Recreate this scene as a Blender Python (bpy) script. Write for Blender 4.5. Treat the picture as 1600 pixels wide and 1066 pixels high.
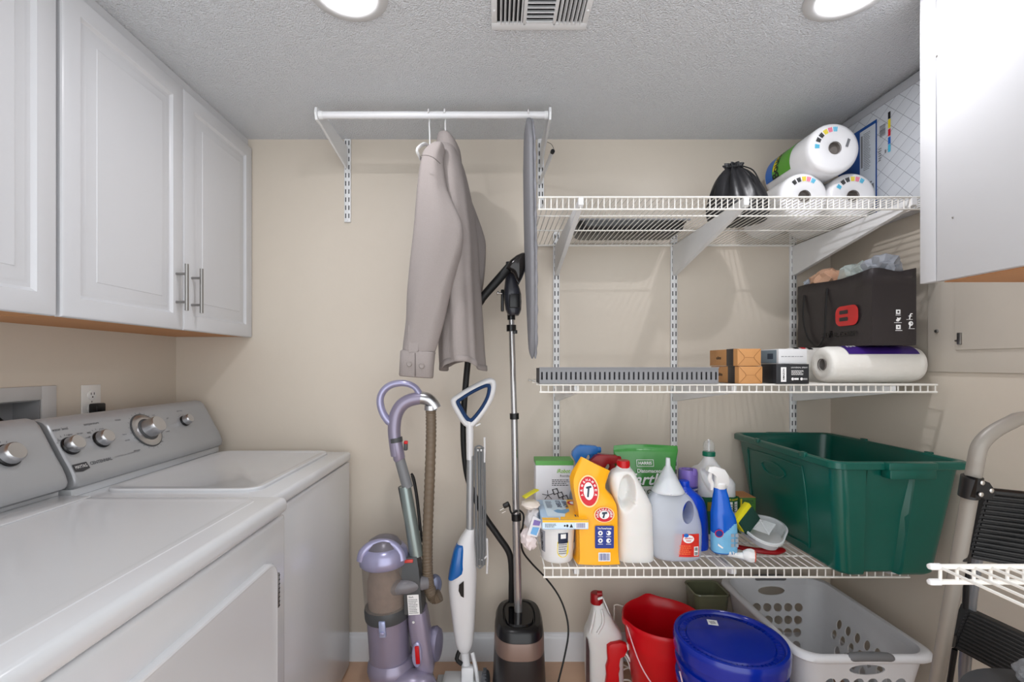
import bpy, bmesh, math, random
from mathutils import Vector, Matrix, noise
random.seed(7)
PI = math.pi
sc = bpy.context.scene
for o in list(bpy.data.objects): bpy.data.objects.remove(o)

# ---------------------------------------------------------------- camera, world, exposure
F, CX, CY, EYE = 735.0, 775.0, 569.0, 1.266      # focal length in pixels, vanishing point, eye height (m)
cam_d = bpy.data.cameras.new('camera'); cam = bpy.data.objects.new('camera', cam_d)
sc.collection.objects.link(cam); sc.camera = cam
cam_d.sensor_width = 36; cam_d.lens = F/1600*36
cam_d.shift_x = (800-CX)/1600; cam_d.shift_y = (CY-533)/1600
cam.location = (0, 0, EYE); cam.rotation_euler = (PI/2, 0, 0)
cam_d.clip_start = 0.02
W = bpy.data.worlds.new('room_behind'); sc.world = W; W.use_nodes = True
W.node_tree.nodes['Background'].inputs[0].default_value = (0.95, 0.975, 1.0, 1)
W.node_tree.nodes['Background'].inputs[1].default_value = 1.35
LAMP_STRENGTH = 58.0
sc.view_settings.view_transform = 'Standard'; sc.view_settings.look = 'None'
sc.view_settings.gamma = 1; sc.view_settings.use_curve_mapping = False
sc.view_settings.exposure = 0.80
sc.cycles.max_bounces = 8; sc.cycles.transparent_max_bounces = 24
sc.cycles.sample_clamp_indirect = 6

# room dimensions
WB, WL, WR, CEIL = F/365, -1.370, 1.433, 2.228

# ---------------------------------------------------------------- helpers
def P(px, py, s):
    "point seen at photo pixel (px,py) where one metre spans s pixels"
    return Vector(((px-CX)/s, F/s, EYE-(py-CY)/s))
def lin(c):
    return tuple(((x/255/12.92) if x/255 <= .04045 else ((x/255+.055)/1.055)**2.4) for x in c)+(1,)
MATS = {}
def mat(name, rgb, rough=.5, metal=0, bump=0, bscale=200, vary=0, vscale=20, alpha=1, trans=0, coat=0, ior=1.45, emit=0, sss=0, spec=.5, stretch=None):
    if name in MATS: return MATS[name]
    m = bpy.data.materials.new(name); m.use_nodes = True; nt = m.node_tree
    b = nt.nodes['Principled BSDF']; c = lin(rgb)
    b.inputs['Base Color'].default_value = c; b.inputs['Roughness'].default_value = rough
    b.inputs['Metallic'].default_value = metal; b.inputs['Alpha'].default_value = alpha
    b.inputs['Transmission Weight'].default_value = trans; b.inputs['IOR'].default_value = ior
    b.inputs['Coat Weight'].default_value = coat; b.inputs['Specular IOR Level'].default_value = spec
    b.inputs['Coat Roughness'].default_value = .15
    if sss:
        b.inputs['Subsurface Weight'].default_value = sss; b.inputs['Subsurface Scale'].default_value = .02
    if emit:
        b.inputs['Emission Color'].default_value = c; b.inputs['Emission Strength'].default_value = emit
    tc = nt.nodes.new('ShaderNodeTexCoord'); src = tc.outputs['Object']
    if stretch:
        mp = nt.nodes.new('ShaderNodeMapping'); mp.inputs['Scale'].default_value = stretch
        nt.links.new(src, mp.inputs[0]); src = mp.outputs[0]
    if bump:
        n = nt.nodes.new('ShaderNodeTexNoise'); n.inputs['Scale'].default_value = bscale; n.inputs['Detail'].default_value = 3
        bp = nt.nodes.new('ShaderNodeBump'); bp.inputs['Strength'].default_value = bump; bp.inputs['Distance'].default_value = .002
        nt.links.new(src, n.inputs['Vector']); nt.links.new(n.outputs['Fac'], bp.inputs['Height']); nt.links.new(bp.outputs[0], b.inputs['Normal'])
    if not vary and not emit: vary = .03
    if vary:
        n = nt.nodes.new('ShaderNodeTexNoise'); n.inputs['Scale'].default_value = vscale; n.inputs['Detail'].default_value = 4
        mx = nt.nodes.new('ShaderNodeMix'); mx.data_type = 'RGBA'
        mx.inputs['A'].default_value = tuple(x*(1-vary) for x in c[:3])+(1,); mx.inputs['B'].default_value = tuple(min(1, x*(1+vary)) for x in c[:3])+(1,)
        nt.links.new(src, n.inputs['Vector']); nt.links.new(n.outputs['Fac'], mx.inputs['Factor'])
        nt.links.new(mx.outputs['Result'], b.inputs['Base Color'])
    MATS[name] = m; return m

def catmull(pts, k, closed=False):
    pts = [Vector(p) for p in pts]; n = len(pts); out = []
    if n < 3 or k < 2: return pts
    rng = range(n if closed else n-1)
    for i in rng:
        p = [pts[(i+j) % n] if closed else pts[min(max(i+j, 0), n-1)] for j in (-1, 0, 1, 2)]
        for q in range(k):
            t = q/k
            out.append(.5*((2*p[1])+(p[2]-p[0])*t+(2*p[0]-5*p[1]+4*p[2]-p[3])*t*t+(3*p[1]-p[0]-3*p[2]+p[3])*t**3))
    if not closed: out.append(pts[-1])
    return out

def ser(cx, cy, z, hx, hy, e=2.0, n=32, rot=0):
    "superellipse ring in a level plane"
    out = []
    for i in range(n):
        a = 2*PI*i/n; c, s = math.cos(a), math.sin(a)
        x = math.copysign(abs(c)**(2/e), c)*hx; y = math.copysign(abs(s)**(2/e), s)*hy
        if rot: x, y = x*math.cos(rot)-y*math.sin(rot), x*math.sin(rot)+y*math.cos(rot)
        out.append(Vector((cx+x, cy+y, z)))
    return out

class MB:
    def __init__(s): s.v = []; s.f = []; s.mi = []; s.c = 0
    def add(s, vs, fs):
        o = len(s.v); s.v += [Vector(p) for p in vs]; s.f += [[i+o for i in f] for f in fs]; s.mi += [s.c]*len(fs); return s
    def box(s, x0, x1, y0, y1, z0, z1, bev=0, seg=2, M=None):
        bm = bmesh.new(); bmesh.ops.create_cube(bm, size=1)
        for v in bm.verts: v.co = Vector(((x0+x1)/2+v.co.x*(x1-x0), (y0+y1)/2+v.co.y*(y1-y0), (z0+z1)/2+v.co.z*(z1-z0)))
        if bev: bmesh.ops.bevel(bm, geom=bm.edges[:], offset=bev, segments=seg, profile=.5, affect='EDGES')
        bm.verts.index_update()
        vs = [(M @ v.co if M else v.co.copy()) for v in bm.verts]; fs = [[v.index for v in f.verts] for f in bm.faces]; bm.free()
        return s.add(vs, fs)
    def obox(s, o, u, v, n, a, b, d, bev=0):
        "box a wide along u, b tall along v, d deep along n, centred on o"
        u, v, n = Vector(u).normalized(), Vector(v).normalized(), Vector(n).normalized()
        M = Matrix(((u.x, v.x, n.x, o[0]), (u.y, v.y, n.y, o[1]), (u.z, v.z, n.z, o[2]), (0, 0, 0, 1)))
        return s.box(-a/2, a/2, -b/2, b/2, -d/2, d/2, bev, 2, M)
    def tube(s, pts, r, n=10, k=1, closed=False, caps=True, flat=None, up=None):
        rs = r if isinstance(r, (list, tuple)) else [r]*len(pts)
        P2 = catmull(pts, k, closed)
        if len(P2) != len(pts):
            m = len(P2); L = len(rs); R = []
            for i in range(m):
                t = i/(m if closed else m-1)*(L if closed else L-1); a = int(t) % L if closed else min(int(t), L-1); b = (a+1) % L if closed else min(a+1, L-1)
                R.append(rs[a]+(rs[b]-rs[a])*(t-int(t)))
        else: R = list(rs); P2 = [Vector(p) for p in P2]
        m = len(P2); T = []
        for i in range(m):
            a = P2[(i-1) % m] if closed else P2[max(i-1, 0)]; b = P2[(i+1) % m] if closed else P2[min(i+1, m-1)]
            T.append((b-a).normalized() if (b-a).length > 1e-9 else Vector((0, 0, 1)))
        nv = (Vector(up) if up else (Vector((0, 0, 1)) if abs(T[0].z) < .9 else Vector((1, 0, 0))))
        nv = (nv-T[0]*nv.dot(T[0])).normalized(); vs = []; fs = []
        for i in range(m):
            if i: nv = (nv-T[i]*nv.dot(T[i])); nv = nv.normalized() if nv.length > 1e-6 else Vector((1, 0, 0))
            bn = T[i].cross(nv)
            for j in range(n):
                a = 2*PI*j/n; vs.append(P2[i]+nv*math.cos(a)*R[i]*(flat or 1)+bn*math.sin(a)*R[i])
        for i in range(m if closed else m-1):
            i2 = (i+1) % m
            for j in range(n): fs.append([i*n+j, i*n+(j+1) % n, i2*n+(j+1) % n, i2*n+j])
        if caps and not closed: fs.append(list(range(n))[::-1]); fs.append([(m-1)*n+j for j in range(n)])
        return s.add(vs, fs)
    def cyl(s, a, b, r, r2=None, n=24):
        return s.tube([a, b], [r, r if r2 is None else r2], n)
    def loft(s, rings, caps=True, k=1, cap0=None, cap1=None):
        if k > 1:
            cols = [catmull([r[j] for r in rings], k) for j in range(len(rings[0]))]
            rings = [[c[i] for c in cols] for i in range(len(cols[0]))]
        n = len(rings[0]); vs = [p for r in rings for p in r]; fs = []
        for i in range(len(rings)-1):
            for j in range(n): fs.append([i*n+j, i*n+(j+1) % n, (i+1)*n+(j+1) % n, (i+1)*n+j])
        if caps if cap0 is None else cap0: fs.append(list(range(n))[::-1])
        if caps if cap1 is None else cap1: fs.append([(len(rings)-1)*n+j for j in range(n)])
        return s.add(vs, fs)
    def lathe(s, prof, base=(0, 0, 0), axis=(0, 0, 1), n=32, sx=1, sy=1, xd=None, caps=True, k=1, zs=1):
        ax = Vector(axis).normalized(); xd = Vector(xd) if xd else (Vector((1, 0, 0)) if abs(ax.x) < .9 else Vector((0, 1, 0)))
        xd = (xd-ax*xd.dot(ax)).normalized(); yd = ax.cross(xd); base = Vector(base)
        rings = [[base+ax*h*zs+xd*(math.cos(2*PI*j/n)*max(r, 1e-5)*sx)+yd*(math.sin(2*PI*j/n)*max(r, 1e-5)*sy) for j in range(n)] for r, h in prof]
        return s.loft(rings, caps, k)
    def prism(s, poly, o, u, v, d):
        "polygon (a,b) on frame u,v extruded by d along u x v"
        o, u, v = Vector(o), Vector(u).normalized(), Vector(v).normalized(); nn = u.cross(v)*d; n = len(poly)
        vs = [o+u*a+v*b for a, b in poly]+[o+u*a+v*b+nn for a, b in poly]
        fs = [list(range(n))[::-1], list(range(n, 2*n))]+[[i, (i+1) % n, n+(i+1) % n, n+i] for i in range(n)]
        return s.add(vs, fs)
    def build(s, name, mats, parent=None, ang=40, solid=0, sub=0, label=None):
        base = Vector(parent['_o']) if parent is not None else Vector((0, 0, 0))
        me = bpy.data.meshes.new(name); me.from_pydata([tuple(p-base) for p in s.v], [], s.f)
        for m in (mats if isinstance(mats, (list, tuple)) else [mats]): me.materials.append(m)
        me.polygons.foreach_set('material_index', s.mi)
        bm = bmesh.new(); bm.from_mesh(me); bmesh.ops.recalc_face_normals(bm, faces=bm.faces[:]); bm.to_mesh(me); bm.free()
        me.shade_smooth() if hasattr(me, 'shade_smooth') else me.polygons.foreach_set('use_smooth', [True]*len(me.polygons))
        me.set_sharp_from_angle(angle=math.radians(ang)); me.update()
        o = bpy.data.objects.new(name, me); sc.collection.objects.link(o)
        if parent is not None: o.parent = parent
        o['_o'] = tuple(base)
        if label: o['label'] = label
        if solid:
            md = o.modifiers.new('thickness', 'SOLIDIFY'); md.thickness = solid; md.offset = 0
        if sub:
            md = o.modifiers.new('smooth', 'SUBSURF'); md.levels = sub; md.render_levels = sub
        return o

def cut_mesh(mb, cutter):
    "mb minus cutter, as a new builder"
    a = mb.build('cut_a', WALL); b = cutter.build('cut_b', WALL)
    md = a.modifiers.new('b', 'BOOLEAN'); md.object = b; md.operation = 'DIFFERENCE'; md.solver = 'EXACT'; md.use_self = True
    bpy.context.view_layer.update(); me = bpy.data.meshes.new_from_object(a.evaluated_get(bpy.context.evaluated_depsgraph_get()))
    out = MB(); out.add([v.co.copy() for v in me.vertices], [list(p.vertices) for p in me.polygons])
    bpy.data.objects.remove(a); bpy.data.objects.remove(b); bpy.data.meshes.remove(me); return out
def thing(name, label, cat, loc, group=None):
    o = bpy.data.objects.new(name, None); sc.collection.objects.link(o); o.location = loc; o['_o'] = tuple(loc)
    o.empty_display_size = .05
    o['label'] = label; o['category'] = cat
    if group: o['group'] = group
    return o
def tag(o, label, cat, group=None):
    o['label'] = label; o['category'] = cat
    if group: o['group'] = group
    return o
def single(name, mb, m, label, cat, group=None, ang=40, solid=0, sub=0):
    "a thing that is one mesh, with its origin at its base"
    xs = [p.x for p in mb.v]; ys = [p.y for p in mb.v]; zs = [p.z for p in mb.v]
    c = Vector(((min(xs)+max(xs))/2, (min(ys)+max(ys))/2, min(zs)))
    mb.v = [p-c for p in mb.v]; o = mb.build(name, m, None, ang, solid, sub); o.location = c; o['_o'] = tuple(c)
    return tag(o, label, cat, group)
def struct(name, mb, m, parent=None, ang=30):
    o = mb.build(name, m, parent, ang)
    if parent is None: o['kind'] = 'structure'
    return o
def copy_tree(o, parent=None, off=None, label=None):
    c = o.copy(); sc.collection.objects.link(c); c.parent = parent
    if off is not None: c.location = o.location+Vector(off)
    if label: c['label'] = label
    for ch in list(o.children): copy_tree(ch, c)
    return c

_tx = {}
def glyphs(t, bold=False, shear=0):
    key = (t, bold, shear)
    if key not in _tx:
        cu = bpy.data.curves.new('t', 'FONT'); cu.body = t; cu.size = 1; cu.shear = shear; cu.resolution_u = 3
        if bold: cu.offset = .018
        ob = bpy.data.objects.new('t', cu); sc.collection.objects.link(ob)
        dg = bpy.context.evaluated_depsgraph_get(); me = bpy.data.meshes.new_from_object(ob.evaluated_get(dg))
        vs = [v.co.copy() for v in me.vertices]; fs = [list(p.vertices) for p in me.polygons]
        bpy.data.objects.remove(ob); bpy.data.meshes.remove(me); bpy.data.curves.remove(cu)
        x0 = min(v.x for v in vs); x1 = max(v.x for v in vs); y0 = min(v.y for v in vs); y1 = max(v.y for v in vs)
        _tx[key] = (vs, fs, x0, x1, y0, y1)
    return _tx[key]
def dent(m, c, u, v, ru, rv, depth, inner=.62, maxd=.2):
    "pushes the surface in along u x v inside an oval; c on the surface"
    c, u, v = Vector(c), Vector(u).normalized(), Vector(v).normalized(); n = u.cross(v)
    for i, p in enumerate(m.v):
        d = p-c; q = math.hypot(d.dot(u)/ru, d.dot(v)/rv)
        if q < 1 and abs(d.dot(n)) < maxd:
            t = min(1, (1-q)/(1-inner)); m.v[i] = p-n*depth*(t*t*(3-2*t))
    return m
def lettering(t, fn, w, h, cx=0, cy=0, mb=None, bold=False, shear=0):
    "adds text w wide and h tall centred on (cx,cy) of the surface map fn(a,b)->point"
    mb = mb or MB(); vs, fs, x0, x1, y0, y1 = glyphs(t, bold, shear)
    mb.add([fn(cx+((v.x-x0)/(x1-x0)-.5)*w, cy+((v.y-y0)/(y1-y0)-.5)*h) for v in vs], fs); return mb
def flat(o, u, v, lift=.0006):
    o, u, v = Vector(o), Vector(u).normalized(), Vector(v).normalized(); n = u.cross(v)
    return lambda a, b, L=0: o+u*a+v*b+n*(lift+L)
def patch(mb, fn, poly=None, rect=None, L=0, nx=1, ny=1):
    "flat printed shape on a surface map; rect=(a0,a1,b0,b1)"
    if rect:
        a0, a1, b0, b1 = rect
        vs = [fn(a0+(a1-a0)*i/nx, b0+(b1-b0)*j/ny, L) for j in range(ny+1) for i in range(nx+1)]
        fs = [[j*(nx+1)+i, j*(nx+1)+i+1, (j+1)*(nx+1)+i+1, (j+1)*(nx+1)+i] for j in range(ny) for i in range(nx)]
        return mb.add(vs, fs)
    return mb.add([fn(a, b, L) for a, b in poly], [list(range(len(poly)))])
def oval(cx, cy, rx, ry, n=28, a0=0, a1=2*PI):
    return [(cx+rx*math.cos(a0+(a1-a0)*i/n), cy+ry*math.sin(a0+(a1-a0)*i/n)) for i in range(n)]
def bars(mb, fn, a0, a1, b0, b1, L=0, seed=1, vertical=True):
    "bar code stripes"
    r = random.Random(seed); x = a0
    span = a1-a0
    while x < a1-span*.02:
        w = span*r.choice((.018, .03, .045)); x2 = min(x+w, a1)
        patch(mb, fn, rect=((x, x2, b0, b1)), L=L) if vertical else patch(mb, fn, rect=(b0, b1, x, x2), L=L)
        x = x2+span*r.choice((.02, .03, .04))
def smallprint(mb, fn, a0, a1, b0, b1, rows, L=0, seed=3):
    "rows of tiny words shown as short dashes"
    r = random.Random(seed); h = (b1-b0)/rows
    for i in range(rows):
        x = a0; e = a1-(a1-a0)*r.random()*.25
        while x < e:
            w = min((a1-a0)*r.uniform(.06, .16), e-x); patch(mb, fn, rect=(x, x+w, b1-h*(i+.75), b1-h*(i+.3)), L=L); x += w+(a1-a0)*.03

# ---------------------------------------------------------------- materials
WALL = mat('wall_paint', (209, 199, 185), .42, bump=.12, bscale=70, vary=.015)
WHITEP = mat('white_lacquer', (207, 208, 211), .32, vary=.01)
ENAMEL = mat('white_enamel', (208, 210, 213), .18, coat=.5, vary=.008)
SILVER = mat('silver_panel', (166, 168, 171), .3, .25, vary=.02)
CHROME = mat('brushed_metal', (190, 190, 192), .28, .95, bump=.05, bscale=400, stretch=(1, 1, .05))
NICKEL = mat('satin_nickel', (150, 148, 145), .3, .9)
STEEL = mat('steel', (186, 184, 181), .25, .9)
BLACKP = mat('black_plastic', (16, 16, 18), .3)
BLACKM = mat('matte_black', (20, 20, 21), .55)
DGREY = mat('dark_grey_plastic', (70, 72, 74), .4)
GREYP = mat('grey_plastic', (118, 120, 123), .4)
WHITEPL = mat('white_plastic', (228, 228, 228), .35, sss=.05)
WIRE = mat('white_vinyl_wire', (232, 230, 224), .35)
RAIL = mat('white_powder_coat', (226, 227, 228), .35)
DARK = mat('dark_hole', (30, 30, 33), .8)
LAV = mat('lavender_plastic', (146, 139, 160), .3, .35, coat=.2)
LAVL = mat('light_lavender_plastic', (165, 163, 195), .28, .4, coat=.2)
WOOD = mat('raw_wood', (196, 140, 92), .6, vary=.12, vscale=14, stretch=(6, .5, 6))
RED = mat('red_plastic', (196, 8, 20), .35, sss=.05)
DRED = mat('dark_red_plastic', (150, 8, 18), .35)
BLUE = mat('blue_plastic', (4, 36, 148), .2, coat=.3)
BBLUE = mat('bright_blue_plastic', (10, 70, 205), .3)
GREEN = mat('green_tote_plastic', (0, 86, 74), .3, coat=.2, vary=.06)
ORANGE = mat('yellow_orange_film', (250, 176, 20), .35, bump=.15, bscale=30, vary=.04)
INK = mat('black_ink', (25, 25, 28), .6)
GINK = mat('grey_ink', (120, 122, 126), .6)
WINK = mat('white_ink', (240, 240, 240), .6)
RINK = mat('red_ink', (205, 24, 44), .5)
BINK = mat('blue_ink', (22, 52, 140), .5)
YINK = mat('yellow_ink', (236, 214, 30), .5)
GINKG = mat('green_ink', (90, 160, 50), .5)
PAPER = mat('white_paper_towel', (240, 240, 240), .75, bump=.5, bscale=120, vary=.02)
FILM = mat('glossy_white_film', (232, 232, 234), .25, bump=.4, bscale=25, coat=.3)
GREYBK = mat('warm_grey_plastic', (212, 213, 216), .4)
# ================================================================ THE ROOM
def ceiling_mat():
    m = mat('popcorn_ceiling', (220, 223, 227), .36, vary=.01); nt = m.node_tree; b = nt.nodes['Principled BSDF']
    tc = nt.nodes.new('ShaderNodeTexCoord')
    n = nt.nodes.new('ShaderNodeTexNoise'); n.inputs['Scale'].default_value = 180; n.inputs['Detail'].default_value = 4; n.inputs['Roughness'].default_value = .6
    v = nt.nodes.new('ShaderNodeTexVoronoi'); v.inputs['Scale'].default_value = 250; v.feature = 'SMOOTH_F1'
    mx = nt.nodes.new('ShaderNodeMath'); mx.operation = 'SUBTRACT'
    bp = nt.nodes.new('ShaderNodeBump'); bp.inputs['Strength'].default_value = 1.0; bp.inputs['Distance'].default_value = .0045
    for q in (n, v): nt.links.new(tc.outputs['Object'], q.inputs['Vector'])
    nt.links.new(n.outputs['Fac'], mx.inputs[0]); nt.links.new(v.outputs['Distance'], mx.inputs[1])
    nt.links.new(mx.outputs[0], bp.inputs['Height']); nt.links.new(bp.outputs[0], b.inputs['Normal'])
    return m
def floor_mat():
    m = mat('tan_tile', (205, 168, 140), .35, vary=.1, vscale=9); nt = m.node_tree; b = nt.nodes['Principled BSDF']
    return m
YN = -0.3   # how far the side walls and ceiling run behind the camera
struct('wall_back', MB().box(WL-.1, WR+.1, WB, WB+.1, 0, CEIL), WALL)
struct('ceiling', MB().box(WL-.1, WR+.1, YN, WB+.1, CEIL, CEIL+.1), ceiling_mat())
struct('floor', MB().box(WL-.1, WR+.1, YN, WB+.1, -.1, 0), floor_mat())
# left wall with the recess of the washer supply box
HY0, HY1, HZ0, HZ1 = 1.10, 1.415, 1.0, 1.160
w = MB(); w.box(WL-.1, WL, YN, HY0, 0, CEIL).box(WL-.1, WL, HY1, WB, 0, CEIL).box(WL-.1, WL, HY0, HY1, 0, HZ0).box(WL-.1, WL, HY0, HY1, HZ1, CEIL)
struct('wall_left', w, WALL)
struct('wall_right', MB().box(WR, WR+.1, YN, WB, 0, CEIL), WALL)
def baseboard(name, a, b, nrm):
    a, b, nrm = Vector(a), Vector(b), Vector(nrm); prof = [(0, 0), (.014, 0), (.014, .095), (.011, .103), (.008, .106), (.006, .114), (0, .118)]
    m = MB(); m.loft([[p+nrm*x+Vector((0, 0, z)) for x, z in prof] for p in (a, b)]); struct(name, m, mat('white_trim', (226, 227, 230), .3))
baseboard('baseboard_back', (WL, WB, 0), (WR, WB, 0), (0, -1, 0))
baseboard('baseboard_right', (WR, YN, 0), (WR, WB, 0), (-1, 0, 0))
baseboard('baseboard_left', (WL, YN, 0), (WL, WB, 0), (1, 0, 0))

# recessed ceiling lights
TRIM = mat('light_trim', (196, 196, 196), .4)
LENS = mat('lamp_lens', (252, 251, 255), .4, emit=LAMP_STRENGTH*.2)
CORE = mat('led_core_light', (252, 251, 255), .4, emit=LAMP_STRENGTH*15.5)
def downlight(x, y, label):
    t = thing('ceiling_light', label, 'ceiling light', (x, y, CEIL), 'recessed ceiling lights')
    MB().lathe([(.104, 0), (.104, -.003), (.098, -.007), (.082, -.009), (.074, -.006), (.070, -.001)], (x, y, CEIL), n=48).build('trim_ring', TRIM, t)
    MB().lathe([(.070, -.003), (.066, -.006), (.05, -.009), (.015, -.0105)], (x, y, CEIL), n=40, caps=False).build('lens', LENS, t)
    MB().lathe([(.015, -.0105), (.008, -.011), (.001, -.0112)], (x, y, CEIL), n=30).build('led_core', CORE, t)
    return t
downlight(-.385, 1.215, 'round white recessed ceiling light left of the vent, lit')
downlight(.915, 1.215, 'round white recessed ceiling light right of the vent, lit')

# ceiling vent
t = thing('ceiling_vent', 'white metal ceiling register with three banks of louvres', 'vent', (.12, 1.26, CEIL))
vx0, vx1, vy0, vy1 = -.013, .256, 1.155, 1.345; zb = CEIL-.008
m = MB()
m.box(vx0, vx1, vy1-.028, vy1, zb, CEIL, .003).box(vx0, vx1, vy0, vy0+.028, zb, CEIL, .003).box(vx0, vx0+.016, vy0+.0285, vy1-.0285, zb, CEIL-.0002, .002).box(vx1-.016, vx1, vy0+.0285, vy1-.0285, zb, CEIL-.0002, .002)
m.box(vx0+.088, vx0+.098, vy0+.02, vy1-.02, zb, CEIL, .002).box(vx1-.098, vx1-.088, vy0+.02, vy1-.02, zb, CEIL, .002)
m.build('frame', RAIL, t)
MB().box(vx0+.016, vx1-.016, vy0+.028, vy1-.028, CEIL-.0015, CEIL-.0005).build('backing', DARK, t)
for i in range(6):
    for base, sg in ((vx0+.022, 1), (vx1-.086, -1)):
        x = base+.0055+i*.0115
        MB().obox((x, (vy0+vy1)/2, CEIL-.006), (0, 1, 0), (.45*sg, 0, 1), (1, 0, -.45*sg), vy1-vy0-.05, .012, .0016).build('louvre', RAIL, t)
for i in range(8):
    y = vy0+.036+i*.0168; xc = (vx0+vx1)/2
    MB().obox((xc, y, CEIL-.006), (1, 0, 0), (0, .5, 1), (0, 1, -.5), .074, .013, .0016).build('louvre', RAIL, t)
for x in (vx0+.008, vx1-.008): MB().lathe([(.004, 0), (.003, -.002), (.001, -.0025)], (x, (vy0+vy1)/2+.02, zb), n=12).build('screw', RAIL, t)

# flush electrical panel cover on the right wall
t = thing('breaker_panel', 'painted metal breaker panel set flush in the right wall under the cabinet', 'electrical panel', (WR, 1.25, 1.24))
pc = mat('panel_paint', (204, 196, 184), .4)
MB().box(WR-.008, WR, .9, F/473, 1.24, 1.60, .003).build('frame', pc, t)
d = MB().box(WR-.014, WR-.006, .92, F/505, 1.309, 1.58, .002).build('door', pc, t)
MB().box(WR-.020, WR-.012, F/509-.012, F/509, 1.325, 1.362, .002).box(WR-.018, WR-.0135, F/509-.006, F/509+.008, 1.336, 1.34).build('latch', NICKEL, d)
single('wall_screw', MB().lathe([(.0065, 0), (.005, .005), (.003, .006)], (WR-.0081, 1.52, 1.372), (-1, 0, 0), n=12), NICKEL, 'small screw head on the right wall beside the panel cover', 'screw')

# ================================================================ WALL CABINETS
def panel_door(x, y0, y1, z0, z1, sgn=1, th=.019):
    "raised-panel cabinet door whose face looks along sgn*X"
    pr = [(0, -th), (0, -.006), (.002, -.002), (.007, 0), (.050, 0), (.053, -.004), (.058, -.0075), (.066, -.0075), (.070, -.006), (.074, -.006), (.098, -.0015), (.100, 0), (.104, 0)]
    m = MB(); rings = []
    for ins, dz in pr:
        X = x+sgn*dz
        rings.append([Vector((X, y0+ins, z0+ins)), Vector((X, y1-ins, z0+ins)), Vector((X, y1-ins, z1-ins)), Vector((X, y0+ins, z1-ins))])
    return m.loft(rings)
XC = -1.041; ZB, ZT = 1.384, 2.187
def bar_pull(y, parent):
    m = MB(); m.cyl((XC+.034, y, 1.440), (XC+.034, y, 1.592), .0058, n=16)
    for z in (1.468, 1.560): m.cyl((XC-.001, y, z), (XC+.034, y, z), .0042, n=12)
    return m.build('handle', NICKEL, parent, label='brushed metal bar handle')
def left_cabinet(y0, y1, label):
    t = thing('wall_cabinet', label, 'cabinet', (XC-.17, (y0+y1)/2, ZB), None)
    b = MB(); b.c = 0; xf = XC-.0195
    b.box(WL+.001, xf, y0+.001, y1-.001, ZB+.006, CEIL-.001)
    b.build('body', WHITEP, t)
    MB().box(WL+.001, xf-.012, y0+.003, y1-.003, ZB-.002, ZB+.0055).build('underside', WOOD, t, label='unpainted wooden underside')
    ym = (y0+y1)/2
    d = panel_door(XC, y0+.004, ym-.0015, ZB-.004, ZT).build('door', WHITEP, t, 25); bar_pull(ym-.037, d)
    d = panel_door(XC, ym+.0015, y1-.002, ZB-.004, ZT).build('door', WHITEP, t, 25); bar_pull(ym+.040, d)
    return t
left_cabinet(1.125, WB-.001, 'white raised-panel wall cabinet with two doors reaching the back wall')
left_cabinet(.228, 1.119, 'white raised-panel wall cabinet nearest the camera, above the dryer')
# right-hand cabinet
t = thing('wall_cabinet', 'white flat-sided wall cabinet at the right edge, above the stepladder', 'cabinet', (1.27, .8, 1.472))
XR = 1.10
MB().box(XR+.018, WR-.001, .25, F/625-.002, 1.480, CEIL-.001).build('body', WHITEP, t)
MB().box(XR+.018, WR-.001, .252, F/625-.003, 1.470, 1.4795).build('underside', WOOD, t, label='unpainted wooden underside')
MB().box(XR, XR+.018, .26, F/625-.0012, 1.472, CEIL-.002, .0015).build('side_panel', WHITEP, t)
MB().box(XR, XR+.018, F/625+.0012, F/602, 1.4735, CEIL-.002, .0015).build('filler_strip', WHITEP, t)
for px, py in ((1489, 340), (1464, 88)):
    s = (px-CX)/XR
    MB().lathe([(.003, 0), (.002, .0015)], P(px, py, s), (-1, 0, 0), n=10).build('screw', NICKEL, t)

# ================================================================ LEFT WALL FITTINGS
t = thing('washer_supply_box', 'white recessed washer supply box in the left wall above the appliances', 'supply box', (WL, 1.26, 1.0))
m = MB(); fx = WL+.006
m.box(WL+.0005, fx, 1.05, HY1-.001, HZ1-.001, 1.200, .002).box(WL+.0005, fx, HY1-.002, F/503, .985, 1.200, .002).box(WL+.0005, fx, 1.05, HY0, .985, HZ1, .002).box(WL+.0005, fx, HY0, HY1, .985, HZ0, .002)
m.build('frame', mat('box_plastic', (196, 196, 196), .5), t)
m = MB().box(WL-.085, WL-.08, HY0+.001, HY1-.001, HZ0+.001, HZ1-.001).box(WL-.08, WL, HY1-.004, HY1-.001, HZ0+.001, HZ1-.001).box(WL-.08, WL, HY0+.001, HY1-.004, HZ1-.004, HZ1-.001)
m.build('liner', mat('liner_plastic', (150, 150, 152), .6), t)
m = MB().tube([(WL-.03, 1.24, 1.005), (WL-.03, 1.24, 1.09), (WL-.03, 1.24, 1.13)], .018, 14).build('valve', WHITEPL, t)
MB().lathe([(.001, 0), (.026, .003), (.026, .016), (.02, .02), (.001, .021)], (WL+.0, 1.278, 1.095), (1, .2, .5), n=16).build('valve_knob', BLACKP, t)
single('water_hose', MB().tube([(WL-.01, 1.28, 1.08), (WL+.02, 1.29, 1.09), (WL+.04, 1.30, 1.06), (WL+.045, 1.30, .98), (WL+.045, 1.30, .95)], .011, 12, 5), BLACKM, 'black water hose coming out of the supply box', 'hose')

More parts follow.
